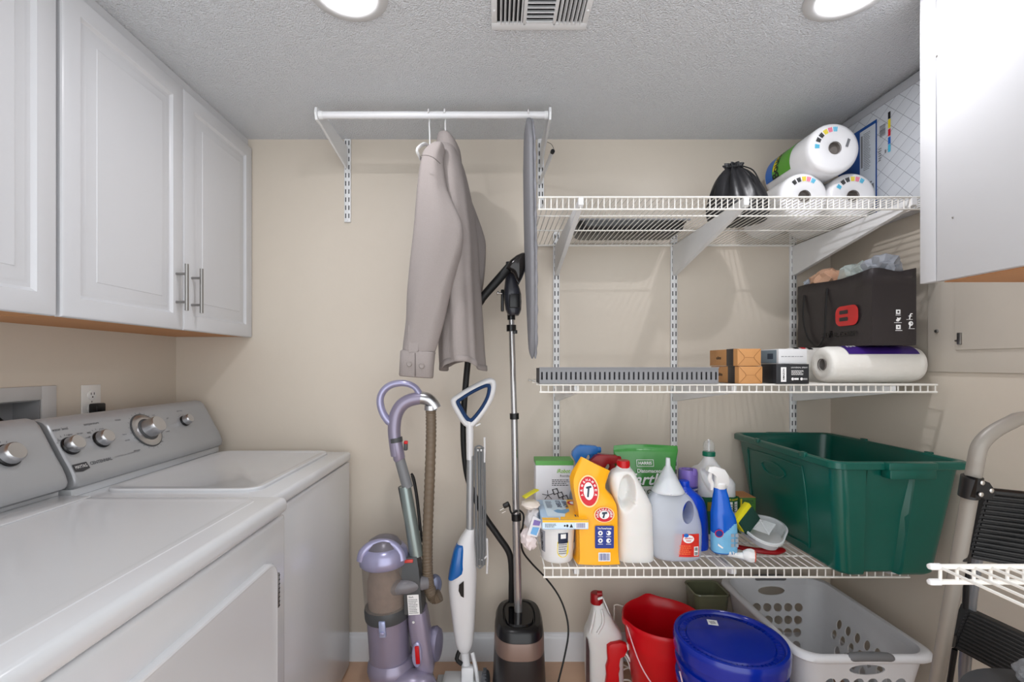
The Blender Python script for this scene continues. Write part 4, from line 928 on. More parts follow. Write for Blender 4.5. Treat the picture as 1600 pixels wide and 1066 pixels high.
kraft(.7635, ZS2+.001+.0560, 'brown kraft box with dark sleeve, stacked on its twin')
# black box and white box on it
t = thing('black_box', 'small black carton with white printing between the kraft boxes and the paper towels', 'box', (.93, 1.55, ZS2))
x0, x1, y0, y1 = .882, .985, 1.48, 1.565; z0 = ZS2+.001; z1 = z0+.062
MB().box(x0, x1, y0, y1, z0, z1, .001).build('carton', mat('black_card', (40, 42, 46), .45), t)
fn = flat((x0, y0, z0), (1, 0, 0), (0, 0, 1)); m = MB(); patch(m, fn, rect=(.014, .031, .006, .052)); m.build('label', WINK, t)
m = MB(); lettering('AMAZON', lambda a, b, L=0: fn(.0225-b, .029+a, .0006), .036, .006, 0, 0, m, bold=True); m.build('lettering', INK, t)
m = MB(); lettering('UNIVERSAL SPRAY', fn, .052, .004, .072, .051, m); smallprint(m, fn, .047, .088, .027, .043, 5); patch(m, fn, poly=oval(.051, .015, .004, .0045)); patch(m, fn, rect=(.056, .07, .012, .018)); patch(m, fn, poly=oval(.079, .015, .004, .0045)); smallprint(m, fn, .084, .098, .012, .018, 2)
m.build('printing', WINK, t)
t = thing('white_box', 'small white carton lying on the black box on the middle shelf', 'box', (.93, 1.55, z1))
MB().box(.895, .985, 1.49, 1.61, z1+.0007, z1+.048, .0012).build('carton', mat('white_card', (216, 217, 219), .45), t)
sf = flat((.895, 1.60, z1), (0, -1, 0), (0, 0, 1)); m = MB(); patch(m, sf, rect=(.012, .1, .003, .045)); m.build('side_print', mat('slate_print', (128, 146, 158), .5), t)
m = MB(); patch(m, sf, rect=(.05, .082, .016, .034), L=.0004); m.build('side_picture', mat('navy_print', (50, 66, 84), .5), t)
fn = flat((.895, 1.49, z1), (1, 0, 0), (0, 0, 1)); m = MB(); smallprint(m, fn, .008, .084, .022, .026, 1); m.build('printing', GINK, t)
# long paper towel packs
PT = mat('embossed_towel', (232, 230, 224), .6, bump=.8, bscale=60, vary=.02); PU = mat('purple_print', (62, 36, 120), .35)
def pack(x0, x1, y, r, z, label):
    t = thing('paper_towel_roll', label, 'paper towels', ((x0+x1)/2, y, z))
    ad = Vector((1, 0, 0)); c = Vector((x0, y, z+r)); L_ = x1-x0
    MB().lathe([(.019, .006), (.03, .001), (r*.82, 0), (r*.95, .006), (r, .02), (r*1.01, L_*.5), (r, L_-.03), (r*.93, L_-.01), (r*.7, L_), (.02, L_+.001)], c, ad, n=56, caps=False, sy=.98, sx=.99, xd=(0, 0, 1)).build('roll', PT, t, 60)
    MB().lathe([(.0195, .0), (.0195, .02), (.001, .021)], c+Vector((.001, 0, 0)), ad, n=24, caps=False).build('core', BW, t)
    return t, c, r
t, c, r = pack(1.088, 1.405, 1.575, .0605, ZS2+.001, 'long white paper towel roll with purple print, in front under the black shopping bag')
def top(a, b, L=0, c=c, r=r): th = PI/2+b/r; R_ = r*1.012+.0008+L; return c+Vector((a, math.cos(th)*R_, math.sin(th)*R_))
m = MB(); patch(m, top, rect=(.055, .285, -.05, .060), nx=6, ny=14); m.build('print_band', PU, t, label='purple printed band')
lettering('Viva', lambda a, b, L=0: top(a, b, .0008) if False else top(a, .0-(-b), .0012), .034, .018, .085, .018, bold=True).build('lettering', WINK, t)
t, c2, r2_ = pack(1.045, 1.36, 1.703, .0605, ZS2+.001, 'long white paper towel roll behind the front one, under the black shopping bag')
m = MB()
for q, (a, mt) in enumerate(((.02, INK), (.045, RINK), (.068, INK))):
    m = MB(); patch(m, lambda a_, b_, L=0: c2+Vector((a_, math.cos(PI/2+b_/r2_)*(r2_*1.012+.001), math.sin(PI/2+b_/r2_)*(r2_*1.012+.001))), rect=(a, a+.016, .01, .03), ny=3); m.build('print_mark', mt, t)
# black shopping bag with things inside
bx0, bx1, by0, by1, bz0, bz1 = 1.193, 1.332, 1.492, 1.858, ZS2+.1232, 1.566
t = thing('shopping_bag', 'large black paper shopping bag with a red logo on top of the paper towels', 'bag', ((bx0+bx1)/2, (by0+by1)/2, bz0))
bagm = mat('black_paper', (46, 41, 42), .42, bump=.6, bscale=18, vary=.06); m = MB()
o1 = [Vector((x, y, z)) for x, y, z in ((bx0, by0, bz0), (bx1, by0, bz0+.001), (bx1, by1, bz0+.001), (bx0, by1, bz0))]
rg = []
for k_, (e, z) in enumerate(((0, bz0), (.001, bz0+.06), (-.002, bz0+.12), (.002, bz0+.19), (.0, bz1))):
    pts = []
    for (xa, ya), (xb, yb_) in (((bx0, by0), (bx1, by0)), ((bx1, by0), (bx1, by1)), ((bx1, by1), (bx0, by1)), ((bx0, by1), (bx0, by0))):
        for i in range(8):
            u = i/8; x = xa+(xb-xa)*u; y = ya+(yb_-ya)*u; g = .008*math.sin(u*PI)*noise.noise(Vector((x*9, y*9, z*9+k_)))+e
            pts.append(Vector((x-(g if xa == xb and xa == bx0 else 0), y-(g if ya == yb_ and ya == by0 else 0), z+(.006*math.sin(u*PI*2+1) if k_ == 4 else 0))))
    rg.append(pts)
MB().loft(rg, cap0=True, cap1=False).build('bag_body', bagm, t, 30, solid=.0016)
fn = flat((bx1, by0, bz0), (-1, 0, 0), (0, 0, 1)); ff = lambda a, b, L=0: Vector((bx0+a, by0-.0042-L, bz0+b))
m = MB(); patch(m, ff, rect=(.072, .086, .098, .112)); patch(m, ff, rect=(.071, .087, .094, .0955))
patch(m, ff, poly=[(.073, .076), (.079, .074), (.085, .079), (.088, .087), (.084, .087), (.081, .085), (.078, .087), (.075, .087), (.076, .083), (.072, .080)]); patch(m, ff, rect=(.066, .09, .070, .0715))
patch(m, ff, rect=(.072, .087, .05, .064)); patch(m, ff, rect=(.07, .092, .045, .047))
m.tube([ff(.115, .082), ff(.117, .094), ff(.1195, .099), ff(.124, .099)], .0016, 6); m.tube([ff(.112, .0915), ff(.122, .0915)], .0012, 6); patch(m, ff, rect=(.105, .125, .080, .0815))
m.add([ff(a, b) for a, b in oval(.119, .068, .0075, .0075, 20)], [list(range(20))]); m.tube([ff(.1175, .07), ff(.1155, .054)], .0014, 6); patch(m, ff, rect=(.112, .131, .051, .0525))
m.build('social_icons', WINK, t, label='small white printed icons'); m = MB()
m.tube([ff(.118, .066, .0006), ff(.119, .071, .0006), ff(.122, .070, .0006), ff(.121, .066, .0006)], .0008, 6); patch(m, ff, poly=oval(.079, .105, .0034, .0034), L=.0006); patch(m, ff, rect=(.077, .082, .055, .059), L=.0006); m.build('icon_detail', bagm, t)
ls = lambda a, b, L=0: Vector((bx0-.0040-L, by1-a, bz0+b))     # left face, a from the far end
def rr2(cx, cy, hx, hy, r, n=6):
    out = []
    for sx, sy, a in ((1, 1, 0), (-1, 1, PI/2), (-1, -1, PI), (1, -1, 1.5*PI)):
        for i in range(n+1): b = a+PI/2*i/n; out.append((cx+sx*(hx-r)+r*math.cos(b), cy+sy*(hy-r)+r*math.sin(b)))
    return out
patch(m := MB(), ls, poly=rr2(.262, .104, .052, .034, .024)); m.build('logo', mat('logo_red', (196, 14, 20), .2, coat=.5), t, label='glossy red rounded logo')
m = MB(); patch(m, ls, poly=rr2(.249, .117, .020, .0065, .003), L=.0005); patch(m, ls, poly=rr2(.249, .093, .020, .0065, .003), L=.0005); m.build('logo_cutout', bagm, t)
lettering('zulie.com', ls, .165, .024, .22, .046, bold=True).build('lettering', mat('black_gloss_ink', (14, 14, 15), .15), t)
for side_, X_ in (('near', bx0-.006), ):
    MB().tube([(X_, by1-.045, bz1-.035), (X_-.008, by1-.05, bz1-.12), (X_-.010, by1-.075, bz1-.19), (X_-.008, by1-.10, bz0+.02), (X_-.009, by1-.135, bz0+.004), (X_-.010, by1-.17, bz0+.04), (X_-.009, by1-.175, bz1-.12), (X_, by1-.170, bz1-.03)], .0052, 8, 5, flat=.5).build('handle', BLACKM, t, label='black ribbon handle hanging down')
tis = thing
single('paper_scrap', crumple((1.245, 1.765, 1.575), .055, .075, .045, .7, 2.6, 3), mat('tan_tissue', (196, 156, 130), .8), 'crumpled tan paper sticking out of the black shopping bag', 'paper', ang=20)
single('plastic_wrap', crumple((1.262, 1.64, 1.570), .052, .05, .050, .6, 2.4, 5), mat('clear_wrap', (196, 208, 204), .15, alpha=.55), 'clear plastic wrap bulging out of the middle of the black bag', 'plastic wrap', ang=25)
single('plastic_bag', crumple((1.277, 1.56, 1.575), .042, .058, .052, .8, 3.0, 8), mat('grey_bag_film', (158, 162, 170), .22, alpha=.95), 'crumpled grey plastic bag at the near end of the black shopping bag', 'plastic bag', ang=20)
single('plastic_bag', crumple((1.235, 1.83, 1.565), .036, .02, .035, .5, 2.4, 11), mat('pale_bag_film', (170, 178, 190), .2, alpha=.7), 'pale plastic bag at the far end of the black shopping bag', 'plastic bag', ang=25)

# ================================================================ BOTTOM SHELF
def Bp(px, py, s): return P(px, py, s)
ZD = ZS3+.0012
# pest kit box at the back left
t = thing('vacuum_parts_box', 'white carton with green top edge standing at the left end of the lowest shelf', 'box', (.21, 1.80, ZD))
x0, x1, y0, y1, zt = .148, .288, 1.75, 1.835, .905
MB().box(x0, x1, y0, y1, ZD, zt, .001).build('carton', mat('box_white', (214, 214, 218), .4), t)
MB().box(x0-.0005, x1+.0005, y0-.0005, y1+.0005, zt-.016, zt+.0006).build('green_edge', mat('green_print', (86, 156, 74), .45), t)
fn = flat((x0, y0, 0), (1, 0, 0), (0, 0, 1)); lettering('iRobot', fn, .050, .015, .103, .868, bold=True, shear=.25).build('lettering', mat('lime_ink', (120, 180, 40), .5), t)
m = MB(); lettering('Roomba', fn, .035, .008, .108, .850, m); smallprint(m, fn, .06, .128, .812, .838, 4)
for i, (a, b) in enumerate(((.072, .793), (.090, .780), (.108, .768))):
    m.tube([fn(a-.010, b+.006, .001), fn(a+.006, b+.010, .001), fn(a+.013, b-.006, .001), fn(a-.004, b-.012, .001)], .0026, 6, closed=True)
for k_ in range(5):
    a = k_*1.25+.4; m.tube([fn(.045, .778, .001), fn(.045+.022*math.cos(a), .778+.018*math.sin(a), .001)], .0012, 5)
m.build('printing', mat('dark_print', (60, 60, 64), .5), t)
# tub with the sheets box on it
t = thing('plastic_tub', 'white round plastic tub with yellow label under the laundry sheets box', 'tub', (.212, 1.60, ZD))
tc = (.203, 1.562, ZD); TK = .87
MB().lathe([(.056, 0), (.0585, .004), (.0655, .100), (.067, .1045), (.0695, .105), (.0695, .120), (.067, .1212), (.001, .1214)], tc, n=56, sx=TK, sy=TK).build('tub_body', WHITEPL, t)
def tubf(a, b, L=0): r = (.0575+.0075*b/.1)*TK+.0012+L; th = -PI/2+a/r; return Vector((tc[0]+math.cos(th)*r, tc[1]+math.sin(th)*r, tc[2]+b))
m = MB(); patch(m, tubf, rect=(-.004, .030, .066, .100), nx=6); m.build('label', BINK if False else mat('navy_label', (28, 40, 66), .4), t)
m = MB(); patch(m, tubf, poly=[(-.006, .072)]+[(.013+.020*math.cos(a), .040+.020*math.sin(a)) for a in [PI+PI*i/12 for i in range(13)]]+[(.032, .072)]); m.build('label', YINK, t, label='yellow label')
m = MB(); patch(m, tubf, rect=(.004, .022, .082, .097), nx=3, L=.0006); m.build('print_patch', WINK, t)
m = MB(); smallprint(m, tubf, -.002, .028, .030, .066, 5, L=.0008); m.build('printing', GINK, t)
m = MB(); patch(m, tubf, rect=(-.085, -.05, .03, .10), nx=8, ny=2); m.build('side_label', mat('side_label_print', (150, 152, 160), .5), t)
m = MB(); lettering('HOME PRO', lambda a, b, L=0: tubf(-.066-b, .062+a, .0008), .06, .012, 0, 0, m, bold=True); m.build('lettering', INK, t)
z0 = ZD+.1222
t = thing('laundry_sheet_box', 'yellow, blue and white flat detergent sheet box lying on the tub', 'box', (.218, 1.59, z0))
bxm = mat('sheet_box_blue', (176, 204, 232), .4, vary=.12, vscale=12)
X0, X1, Y0b, Y1b, zt = .146, .290, 1.478, 1.700, z0+.029
MB().box(X0, X1, Y0b, Y1b, z0, zt, .001).build('carton', bxm, t)
tf = lambda a, b, L=0: Vector((X0+a, Y0b+b, zt+.0008+L)); ff2 = lambda a, b, L=0: Vector((X0+a, Y0b-.0008-L, z0+b))
m = MB(); patch(m, tf, poly=[(.055, .0), (.144, 0), (.144, .222), (.100, .222)]); patch(m, tf, rect=(.0, .054, 0, .022)); m.build('yellow_panel', mat('panel_yellow', (250, 190, 40), .4), t)
m = MB(); patch(m, tf, poly=[(.02, .215), (.02, .03), (.075, .03), (.108, .215)], L=.0004); m.build('pale_panel', mat('pale_panel', (206, 226, 240), .4), t)
m = MB(); patch(m, tf, poly=[(.045, .09), (.06, .105), (.075, .1), (.10, .115), (.098, .085), (.08, .06), (.055, .07)], L=.0006); m.build('sheet_picture', mat('sheet_blue', (110, 166, 214), .4), t)
m = MB(); lettering('POWER', lambda a, b, L=0: tf(.098+b, .155-a, .0012) if False else tf(.094+b, .165+a, .0012), .075, .016, 0, 0, m, bold=True); lettering('SHEETS', lambda a, b, L=0: tf(.072+b, .165+a, .0012), .075, .016, 0, 0, m, bold=True)
smallprint(m, lambda a, b, L=0: tf(a, b, .001), .028, .05, .12, .2, 6); [patch(m, tf, rect=(.108+.008*q_, .113+.008*q_, .030, .050), L=.0005) for q_ in range(4)]; m.build('lettering', mat('navy_ink', (52, 60, 96), .5), t)
m = MB(); patch(m, tf, poly=oval(.122, .178, .017, .026), L=.0005); m.build('logo', RINK, t); m = MB(); patch(m, tf, poly=oval(.122, .178, .009, .016), L=.001); m.build('logo_centre', WINK, t)
m = MB(); patch(m, ff2, rect=(0, .144, .022, .0288)); m.build('yellow_strip', MATS['panel_yellow'], t)
m = MB(); patch(m, ff2, rect=(.0, .144, .003, .0218)); m.build('front_strip', MATS['pale_panel'], t)
m = MB(); patch(m, ff2, rect=(.103, .138, .003, .0215), L=.0003); m.build('barcode_panel', WINK, t); m = MB(); bars(m, ff2, .106, .135, .005, .020, L=.0006, seed=4); m.build('barcode', BINK, t)
m = MB(); smallprint(m, ff2, .008, .045, .006, .019, 3, L=.0003); patch(m, ff2, poly=oval(.070, .0115, .003, .003), L=.0004); patch(m, ff2, poly=[(.085, .006), (.096, .006), (.0905, .018)], L=.0004); patch(m, ff2, poly=oval(.078, .0115, .0035, .0045), L=.0004); m.build('printing', INK, t)
# crumpled packets hanging at the left end
pw = mat('packet_white', (222, 220, 222), .3, bump=.5, bscale=30)
single('detergent_packet', crumple((.128, 1.60, .735), .028, .05, .048, .55, 2.2, 21), pw, 'crumpled white plastic packet squeezed at the left end beside the tub', 'packet', ang=30)
single('detergent_packet', crumple((.110, 1.57, .685), .027, .035, .035, .6, 2.6, 25), mat('packet_pink_white', (224, 212, 212), .35), 'crumpled pinkish-white packet lowest at the left end beside the tub', 'packet', ang=30)
single('detergent_packet', crumple((.118, 1.60, .790), .032, .045, .012, .4, 2.2, 29), mat('packet_cream', (228, 218, 208), .4), 'flat cream packet under the yellow strap at the left end', 'packet', ang=30)
t = thing('blue_printed_packet', 'small white packet with blue print hanging beside the detergent box', 'packet', (.128, 1.555, .72))
MB().loft([[Vector((.128+a, 1.545+d_, .735+b)) for a, b in ((-.026, -.028), (.006, -.036), (.026, .016), (-.006, .034))] for d_ in (-.006, 0, .004)]).build('pouch', pw, t)
fn = flat((.128, 1.539, .735), (1, .0, 0), (0, 0, 1), .0012); m = MB(); patch(m, fn, poly=[(-.016, -.024), (.004, -.03), (.014, -.004), (-.008, -.002)]); m.build('blue_print', mat('packet_blue', (110, 170, 220), .4), t); m = MB(); patch(m, fn, poly=[(-.008, .004), (.014, .002), (.018, .016), (-.003, .022)]); m.build('purple_print', mat('packet_purple', (130, 110, 180), .4), t)
single('yellow_strap', MB().tube([(.094, 1.60, .812), (.115, 1.61, .822), (.14, 1.63, .830)], .014, 10, 4, flat=.28), mat('strap_yellow', (212, 204, 50), .45), 'flat yellow strip poking out left of the detergent box', 'strip')
# spray bottles with trigger heads
def trigger_head(t, x, y, z, col, s=1, dirx=-1, nozzle=None, name='trigger_head'):
    "pistol-grip sprayer top; z = top of the bottle neck"
    f = lambda a, b, c=0: Vector((x+dirx*a*s, y+c*s, z+b*s))
    MB().lathe([(.014*s, -.002), (.0155*s, 0), (.0155*s, .018*s), (.012*s, .022*s)], (x, y, z), n=28).build('collar', col, t)
    m = MB(); prof = [(-.020, .030), (-.016, .020), (-.012, .018), (.012, .018), (.014, .034), (.020, .044), (.047, .046), (.050, .050), (.050, .062), (.046, .067), (.0, .070), (-.012, .066), (-.026, .052), (-.028, .042)]
    vs = [f(a, b) for a, b in prof]; w_ = .011*s
    m.loft([[p+Vector((0, k_*w_, 0))*1 for p in [c_+(p_-c_)*q for p_ in vs]] for k_, q, c_ in ((-1, .86, f(.008, .045)), (-.8, 1, f(.008, .045)), (.8, 1, f(.008, .045)), (1, .86, f(.008, .045)))]).build(name, col, t)
    MB().tube([f(.032, .046), f(.036, .034), f(.030, .020), f(.034, .004)], [.0045*s, .0055*s, .005*s, .003*s], 8, 3, flat=1.6).build('trigger', nozzle or col, t)
    MB().lathe([(.0085*s, 0), (.0085*s, .008*s), (.007*s, .010*s)], f(.049, .056), (dirx, 0, 0), n=16).build('nozzle', nozzle or col, t)
DB_ = mat('deep_blue_plastic', (30, 104, 176), .3)
def spray(x, y, h, r, bodym, col, label, s=1, dirx=-1, nozzle=None, hy=.75):
    t = thing('spray_bottle', label, 'spray bottle', (x, y, ZD)); z = ZD; hb = h-.070*s
    rows = [(0, .92), (.004, 1), (hb*.55, 1), (hb*.66, .97), (hb*.8, .66), (hb*.92, .42), (hb-.012, .33), (hb, .33)]
    MB().loft([ser(x, y, z+a, r*b, r*b*(hy if a < hb*.8 else .9), 2.5, 36) for a, b in rows], k=2).build('bottle', bodym, t, 60)
    trigger_head(t, x, y, z+hb, col, s, dirx, nozzle); return t
spray(.312, 1.73, .345, .042, mat('smoke_grey_body', (120, 128, 138), .3), DB_, 'blue-headed spray bottle standing behind the yellow detergent bag', 1.35, .9)
spray(.372, 1.692, .318, .042, mat('pale_body', (200, 200, 204), .3), DRED, 'red-headed spray bottle behind the yellow bag and the white jug', 1.3, 1)
# yellow detergent bag
t = thing('detergent_bag', 'yellow stand-up bag of powder with round red logos on the lowest shelf', 'bag', (.325, 1.53, ZD))
def bagring(py, xl, xr, s0, s1, sag=0, tilt=0, n=11):
    z = P(0, py, s0).z; a, b = P(xl, py, s0), P(xr, py, s0); y0, y1 = F/s0, F/s1; pts = []
    for (xa, ya), (xb, yb_) in (((a.x, y0), (b.x, y0)), ((b.x, y0), (b.x, y1)), ((b.x, y1), (a.x, y1)), ((a.x, y1), (a.x, y0))):
        for i in range(n):
            u = i/n; x = xa+(xb-xa)*u; y = ya+(yb_-ya)*u; bul = .006*math.sin(u*PI)
            if ya == yb_: y += (-bul if ya == y0 else bul)
            else: x += (bul if xa == b.x else -bul)
            zz = max(z+tilt*(x-(a.x+b.x)/2)+sag*math.sin(u*PI), ZD+.0005)
            p = Vector((x, y, zz)); q = (noise.noise_vector(p*22)*.004+noise.noise_vector(p*60)*.002)*(1 if py < 870 else .1)
            pts.append(Vector((p.x+q.x, p.y+q.y, p.z)))
    return pts
rg = [bagring(882, 903, 969, 489, 458), bagring(876, 906, 967, 489, 456), bagring(850, 906, 966, 488, 456), bagring(812, 905, 965, 487, 456), bagring(790, 903, 963, 486, 457), bagring(776, 899, 957, 484, 459, tilt=-.1), bagring(757, 896, 945, 480, 463, tilt=-.3), bagring(742, 902, 947, 477, 467, tilt=-.45), bagring(728, 909, 950, 475, 471, tilt=-.5), bagring(725, 910, 951, 474.5, 473.5, tilt=-.5)]
MB().loft(rg, k=2).build('bag_body', ORANGE, t, 50)
def dfn(px, py, s, vtilt=0, lift=.009):  # flat decal frame on the bag front
    o = P(px, py, s)+Vector((0, -lift, 0)); return flat(o, (1, 0, 0), (0, vtilt, 1), 0)
def ahlogo(t, fn, rx, ry):
    patch(m := MB(), fn, poly=oval(0, 0, rx*1.12, ry*1.10)); m.build('logo_halo', mat('cream_ink', (246, 220, 160), .4), t)
    patch(m := MB(), fn, poly=oval(0, 0, rx, ry), L=.0006); m.build('logo', RINK, t)
    patch(m := MB(), fn, poly=oval(0, .0, rx*.55, ry*.60), L=.0012); m.build('logo_centre', WINK, t)
    m = MB(); R1 = .78
    for i, ch in enumerate('ARM&HAMMER'):
        a = math.radians(200-i*220/9); c, s_ = math.cos(a), math.sin(a); w_ = rx*.22
        lettering(ch, (lambda a_, b_, L=0, c=c, s_=s_: fn(c*rx*R1+a_*s_+b_*c, s_*ry*R1-a_*c+b_*s_, .0018)), w_, w_*1.15, 0, 0, m, bold=True)
    m.build('lettering', WINK, t)
    m = MB(); m.tube([fn(-rx*.12, -ry*.4, .002), fn(rx*.02, ry*.25, .002)], rx*.09, 6).tube([fn(-rx*.25, ry*.22, .002), fn(rx*.28, ry*.30, .002)], rx*.11, 6); m.build('hammer', mat('hammer_ink', (40, 60, 80), .5), t)
ahlogo(t, dfn(918.5, 766, 481, .27, .013), .030, .046)
ahlogo(t, dfn(943, 803, 487, 0, .0105), .029, .0225)
fn = dfn(943.5, 838, 488, 0, .0085); m = MB(); patch(m, fn, poly=rr2(0, 0, .030, .036, .004)); m.build('info_panel', mat('royal_ink', (24, 50, 138), .4), t)
m = MB(); lettering('The Powerhouse', fn if False else (lambda a, b, L=0: fn(a, b, .0008)), .044, .006, 0, .028, m, bold=True)
for a, b in ((-.013, .010), (.013, .010), (-.013, -.014), (.013, -.014)):
    patch(m, fn, poly=oval(a, b+.003, .0075, .0075, 18), L=.0007); patch(m, fn, rect=(a-.008, a+.008, b-.009, b-.0075), L=.0007)
m.build('icons', WINK, t); m = MB()
for a, b in ((-.013, .013), (-.013, -.011), (.009, .014), (.016, -.011)): patch(m, fn, poly=oval(a, b, .003, .003, 12), L=.0012)
m.build('icon_detail', MATS['royal_ink'], t)
fn = dfn(943.5, 869, 489, 0, .0075); m = MB(); patch(m, fn, rect=(-.019, .019, -.014, .014)); m.build('barcode_panel', WINK, t); m = MB(); bars(m, fn, -.016, .016, -.011, .011, L=.0006, seed=9); m.build('barcode', BINK, t)

# white gallon jug with red cap
HD = mat('milky_plastic', (226, 225, 222), .38, sss=.12)
def loop_jug(name, label, rows, s, m_, capm, cap, handles, e=3.0, cat='jug', hyk=1.0, kk=8, dents=(), n=120, hole=None):
    "rows: (py, xl, xr, half depth, depth shift)"
    b = P((rows[0][1]+rows[0][2])/2, rows[0][0], s)
    t = thing(name, label, cat, (b.x, F/s+rows[0][3], ZD)); rg = []
    yc = F/s+rows[0][3]
    for py, xl, xr, d, sh in rows:
        a, c = P(xl, py, s), P(xr, py, s); rg.append(ser((a.x+c.x)/2, yc+sh, max(a.z, ZD), (c.x-a.x)/2, d, e if d > .03 else 2.1, n))
    jb = MB().loft(rg, k=kk)
    for dd in dents: dent(jb, P(dd[0], dd[1], s)+Vector((0, 0, 0)), (1, 0, dd[6] if len(dd) > 6 else 0), (-(dd[6] if len(dd) > 6 else 0), 0, 1), dd[2]/s, dd[3]/s, dd[4], dd[5], .3) if True else None
    if hole:
        hx, hy, ra, rb, tl_x = hole; c_ = P(hx, hy, s); hm = MB(); u_ = Vector((1, 0, tl_x)).normalized(); v_ = Vector((-tl_x, 0, 1)).normalized()
        hm.loft([[c_+Vector((0, yy, 0))+u_*(a_/s)+v_*(b_/s) for a_, b_ in oval(0, 0, ra*q_, rb*q_, 24)] for yy, q_ in ((-.09, 1.5), (-.03, 1), (.03, 1), (.20, 1.5))]); jb = cut_mesh(jb, hm)
    jb.build('jug_body', m_, t, 60)
    for hpts, hr in handles:
        MB().tube([P(px, py, s)+Vector((0, off, 0)) for px, py, off in hpts], hr, 14, 5, flat=1.0).build('handle', m_, t)
    if cap:
        px, py, r, h = cap; c = P(px, py, s); c.y = yc+rows[-1][4]
        pr = [(r, 0), (r*1.02, h*.1), (r*1.0, h*.9), (r*.93, h), (.001, h+.0005)]
        m = MB(); m.lathe(pr, c, n=36)
        for i in range(24):
            a = 2*PI*i/24; m.box(-.0008, .0008, -.0006, .0006, 0, h*.85, M=Matrix.Translation(c+Vector((math.cos(a)*r*1.01, math.sin(a)*r*1.01, 0)))@Matrix.Rotation(a, 4, 'Z'))
        m.build('cap', capm, t)
    return t, yc
loop_jug('plastic_jug', 'plain white plastic jug with a red cap in the middle of the lowest shelf',
    [(882, 968, 1026, .055, 0), (877, 966, 1027, .0575, 0), (840, 967, 1026, .0575, 0), (800, 967.5, 1024.5, .057, 0), (788, 964, 1021, .056, 0), (776, 960, 1015, .054, .0), (762, 958, 1007, .048, .0), (750, 958, 1001, .040, .0), (742, 962, 997, .031, .0), (737, 968, 993, .021, .0), (733, 971, 991, .0175, .0)],
    481, HD, RED, (981, 736, .0205, .023), [], dents=((981, 772, 14, 30, .055, .55, -.12), (981, 772, 14, 30, -.0, .5, -.12)))
# harris pouch
t = thing('powder_pouch', 'green and white stand-up pouch behind the two white jugs', 'pouch', (.55, 1.74, ZD))
rg = []
for z, x0, x1, d, b in ((ZD, .455, .640, .042, 0), (ZD+.02, .448, .648, .046, 0), (ZD+.10, .446, .652, .044, 0), (ZD+.20, .442, .655, .034, 0), (ZD+.26, .438, .660, .022, 0), (ZD+.315, .434, .668, .010, 0), (ZD+.325, .433, .670, .0035, 0), (ZD+.340, .435, .670, .003, 0)):
    r_ = ser((x0+x1)/2, 1.735, z, (x1-x0)/2, d, 3.6, 60); rg.append([p+Vector((0, noise.noise(p*14)*.006 if z < ZD+.33 else .004*math.sin(p.x*30), (.006*math.sin((p.x-.43)*14) if z > ZD+.3 else 0))) for p in r_])
pm = MB().loft(rg, k=3); o = pm.build('pouch_body', [mat('pouch_green', (62, 140, 62), .3, bump=.3, bscale=20, coat=.3), mat('pouch_white', (222, 226, 216), .35)], t, 60)
for p_ in o.data.polygons: p_.material_index = 0 if p_.center.z > (ZD+.208-ZD) else 1
fr = lambda a, b, L=0: Vector((a, 1.735-.0505+(.020 if b > .87 else .0)+max(0, (b-.80))*.13-L-.002, b))
def pf(a, b, L=0):   # front of the pouch: follows its narrowing
    z = b-ZD; ks = ((0, .042), (.02, .046), (.10, .044), (.20, .034), (.26, .022), (.315, .010), (.34, .003)); d = .003
    for (za, da), (zb_, db) in zip(ks, ks[1:]):
        if za <= z <= zb_: d = da+(db-da)*(z-za)/(zb_-za)
    return Vector((a, 1.735-d-.0085-L, b))
m = MB(); lettering('HARRIS', pf, .048, .011, .542, .906, m, bold=True)
for ra in ((.512, .572, .9165, .918), (.512, .572, .894, .8955), (.511, .5125, .894, .918), (.5715, .573, .894, .918)): patch(m, pf, rect=ra)
lettering('Diatomaceous', pf, .10, .013, .562, .879, m, bold=True); lettering('Earth', pf, .125, .040, .535, .850, m, bold=True, shear=.35); m.build('lettering', WINK, t)
m = MB(); lettering('Food Grade', pf, .115, .017, .545, .806, m, bold=True); lettering('with Calcium', pf, .075, .007, .545, .789, m); lettering('Net', pf, .012, .006, .52, .775, m); m.build('lettering', mat('dark_green_ink', (46, 74, 50), .5), t)
# clear distilled water jug + funnel
CL = mat('clear_jug_plastic', (206, 212, 222), .18, alpha=.62, coat=.4)
t, yc = loop_jug('plastic_jug', 'cloudy clear water jug with a red label and a funnel on top', [(880, 1034, 1094, .055, 0), (874, 1024, 1101, .062, 0), (850, 1021, 1103, .064, 0), (828, 1019, 1103, .064, 0), (812, 1018, 1100, .056, 0), (800, 1018, 1097, .050, .0), (786, 1021, 1090, .041, .0), (776, 1028, 1080, .031, .0), (768, 1038, 1068, .022, .0), (764, 1044, 1064, .0195, 0)],
    480, CL, RED, None, [], kk=4, n=64, hole=(1077, 802, 9.5, 17, -.28))
lf = lambda a, b, L=0: Vector((P(1072, 0, 480).x+a, yc-.0655-L+.35*a*a*10, P(0, 851, 480).z+b))
m = MB(); patch(m, lf, rect=(-.040, .040, -.037, .037), nx=8); m.build('label', mat('red_label', (208, 44, 34), .35, vary=.25, vscale=50), t, label='red printed label')
m = MB(); patch(m, lf, poly=oval(.004, .021, .018, .013), L=.0006); patch(m, lf, rect=(.022, .037, -.033, -.004), L=.0006); m.build('label_panel', WINK, t)
m = MB(); patch(m, lf, poly=oval(-.004, .033, .008, .006), L=.0012); m.build('badge', BNB, t)
m = MB(); lettering('distilled', lambda a, b, L=0: lf(a, b, .0012), .026, .005, .004, .024, m, bold=True); lettering('water', lambda a, b, L=0: lf(a, b, .0012), .018, .005, .004, .016, m, bold=True); m.build('lettering', RINK, t)
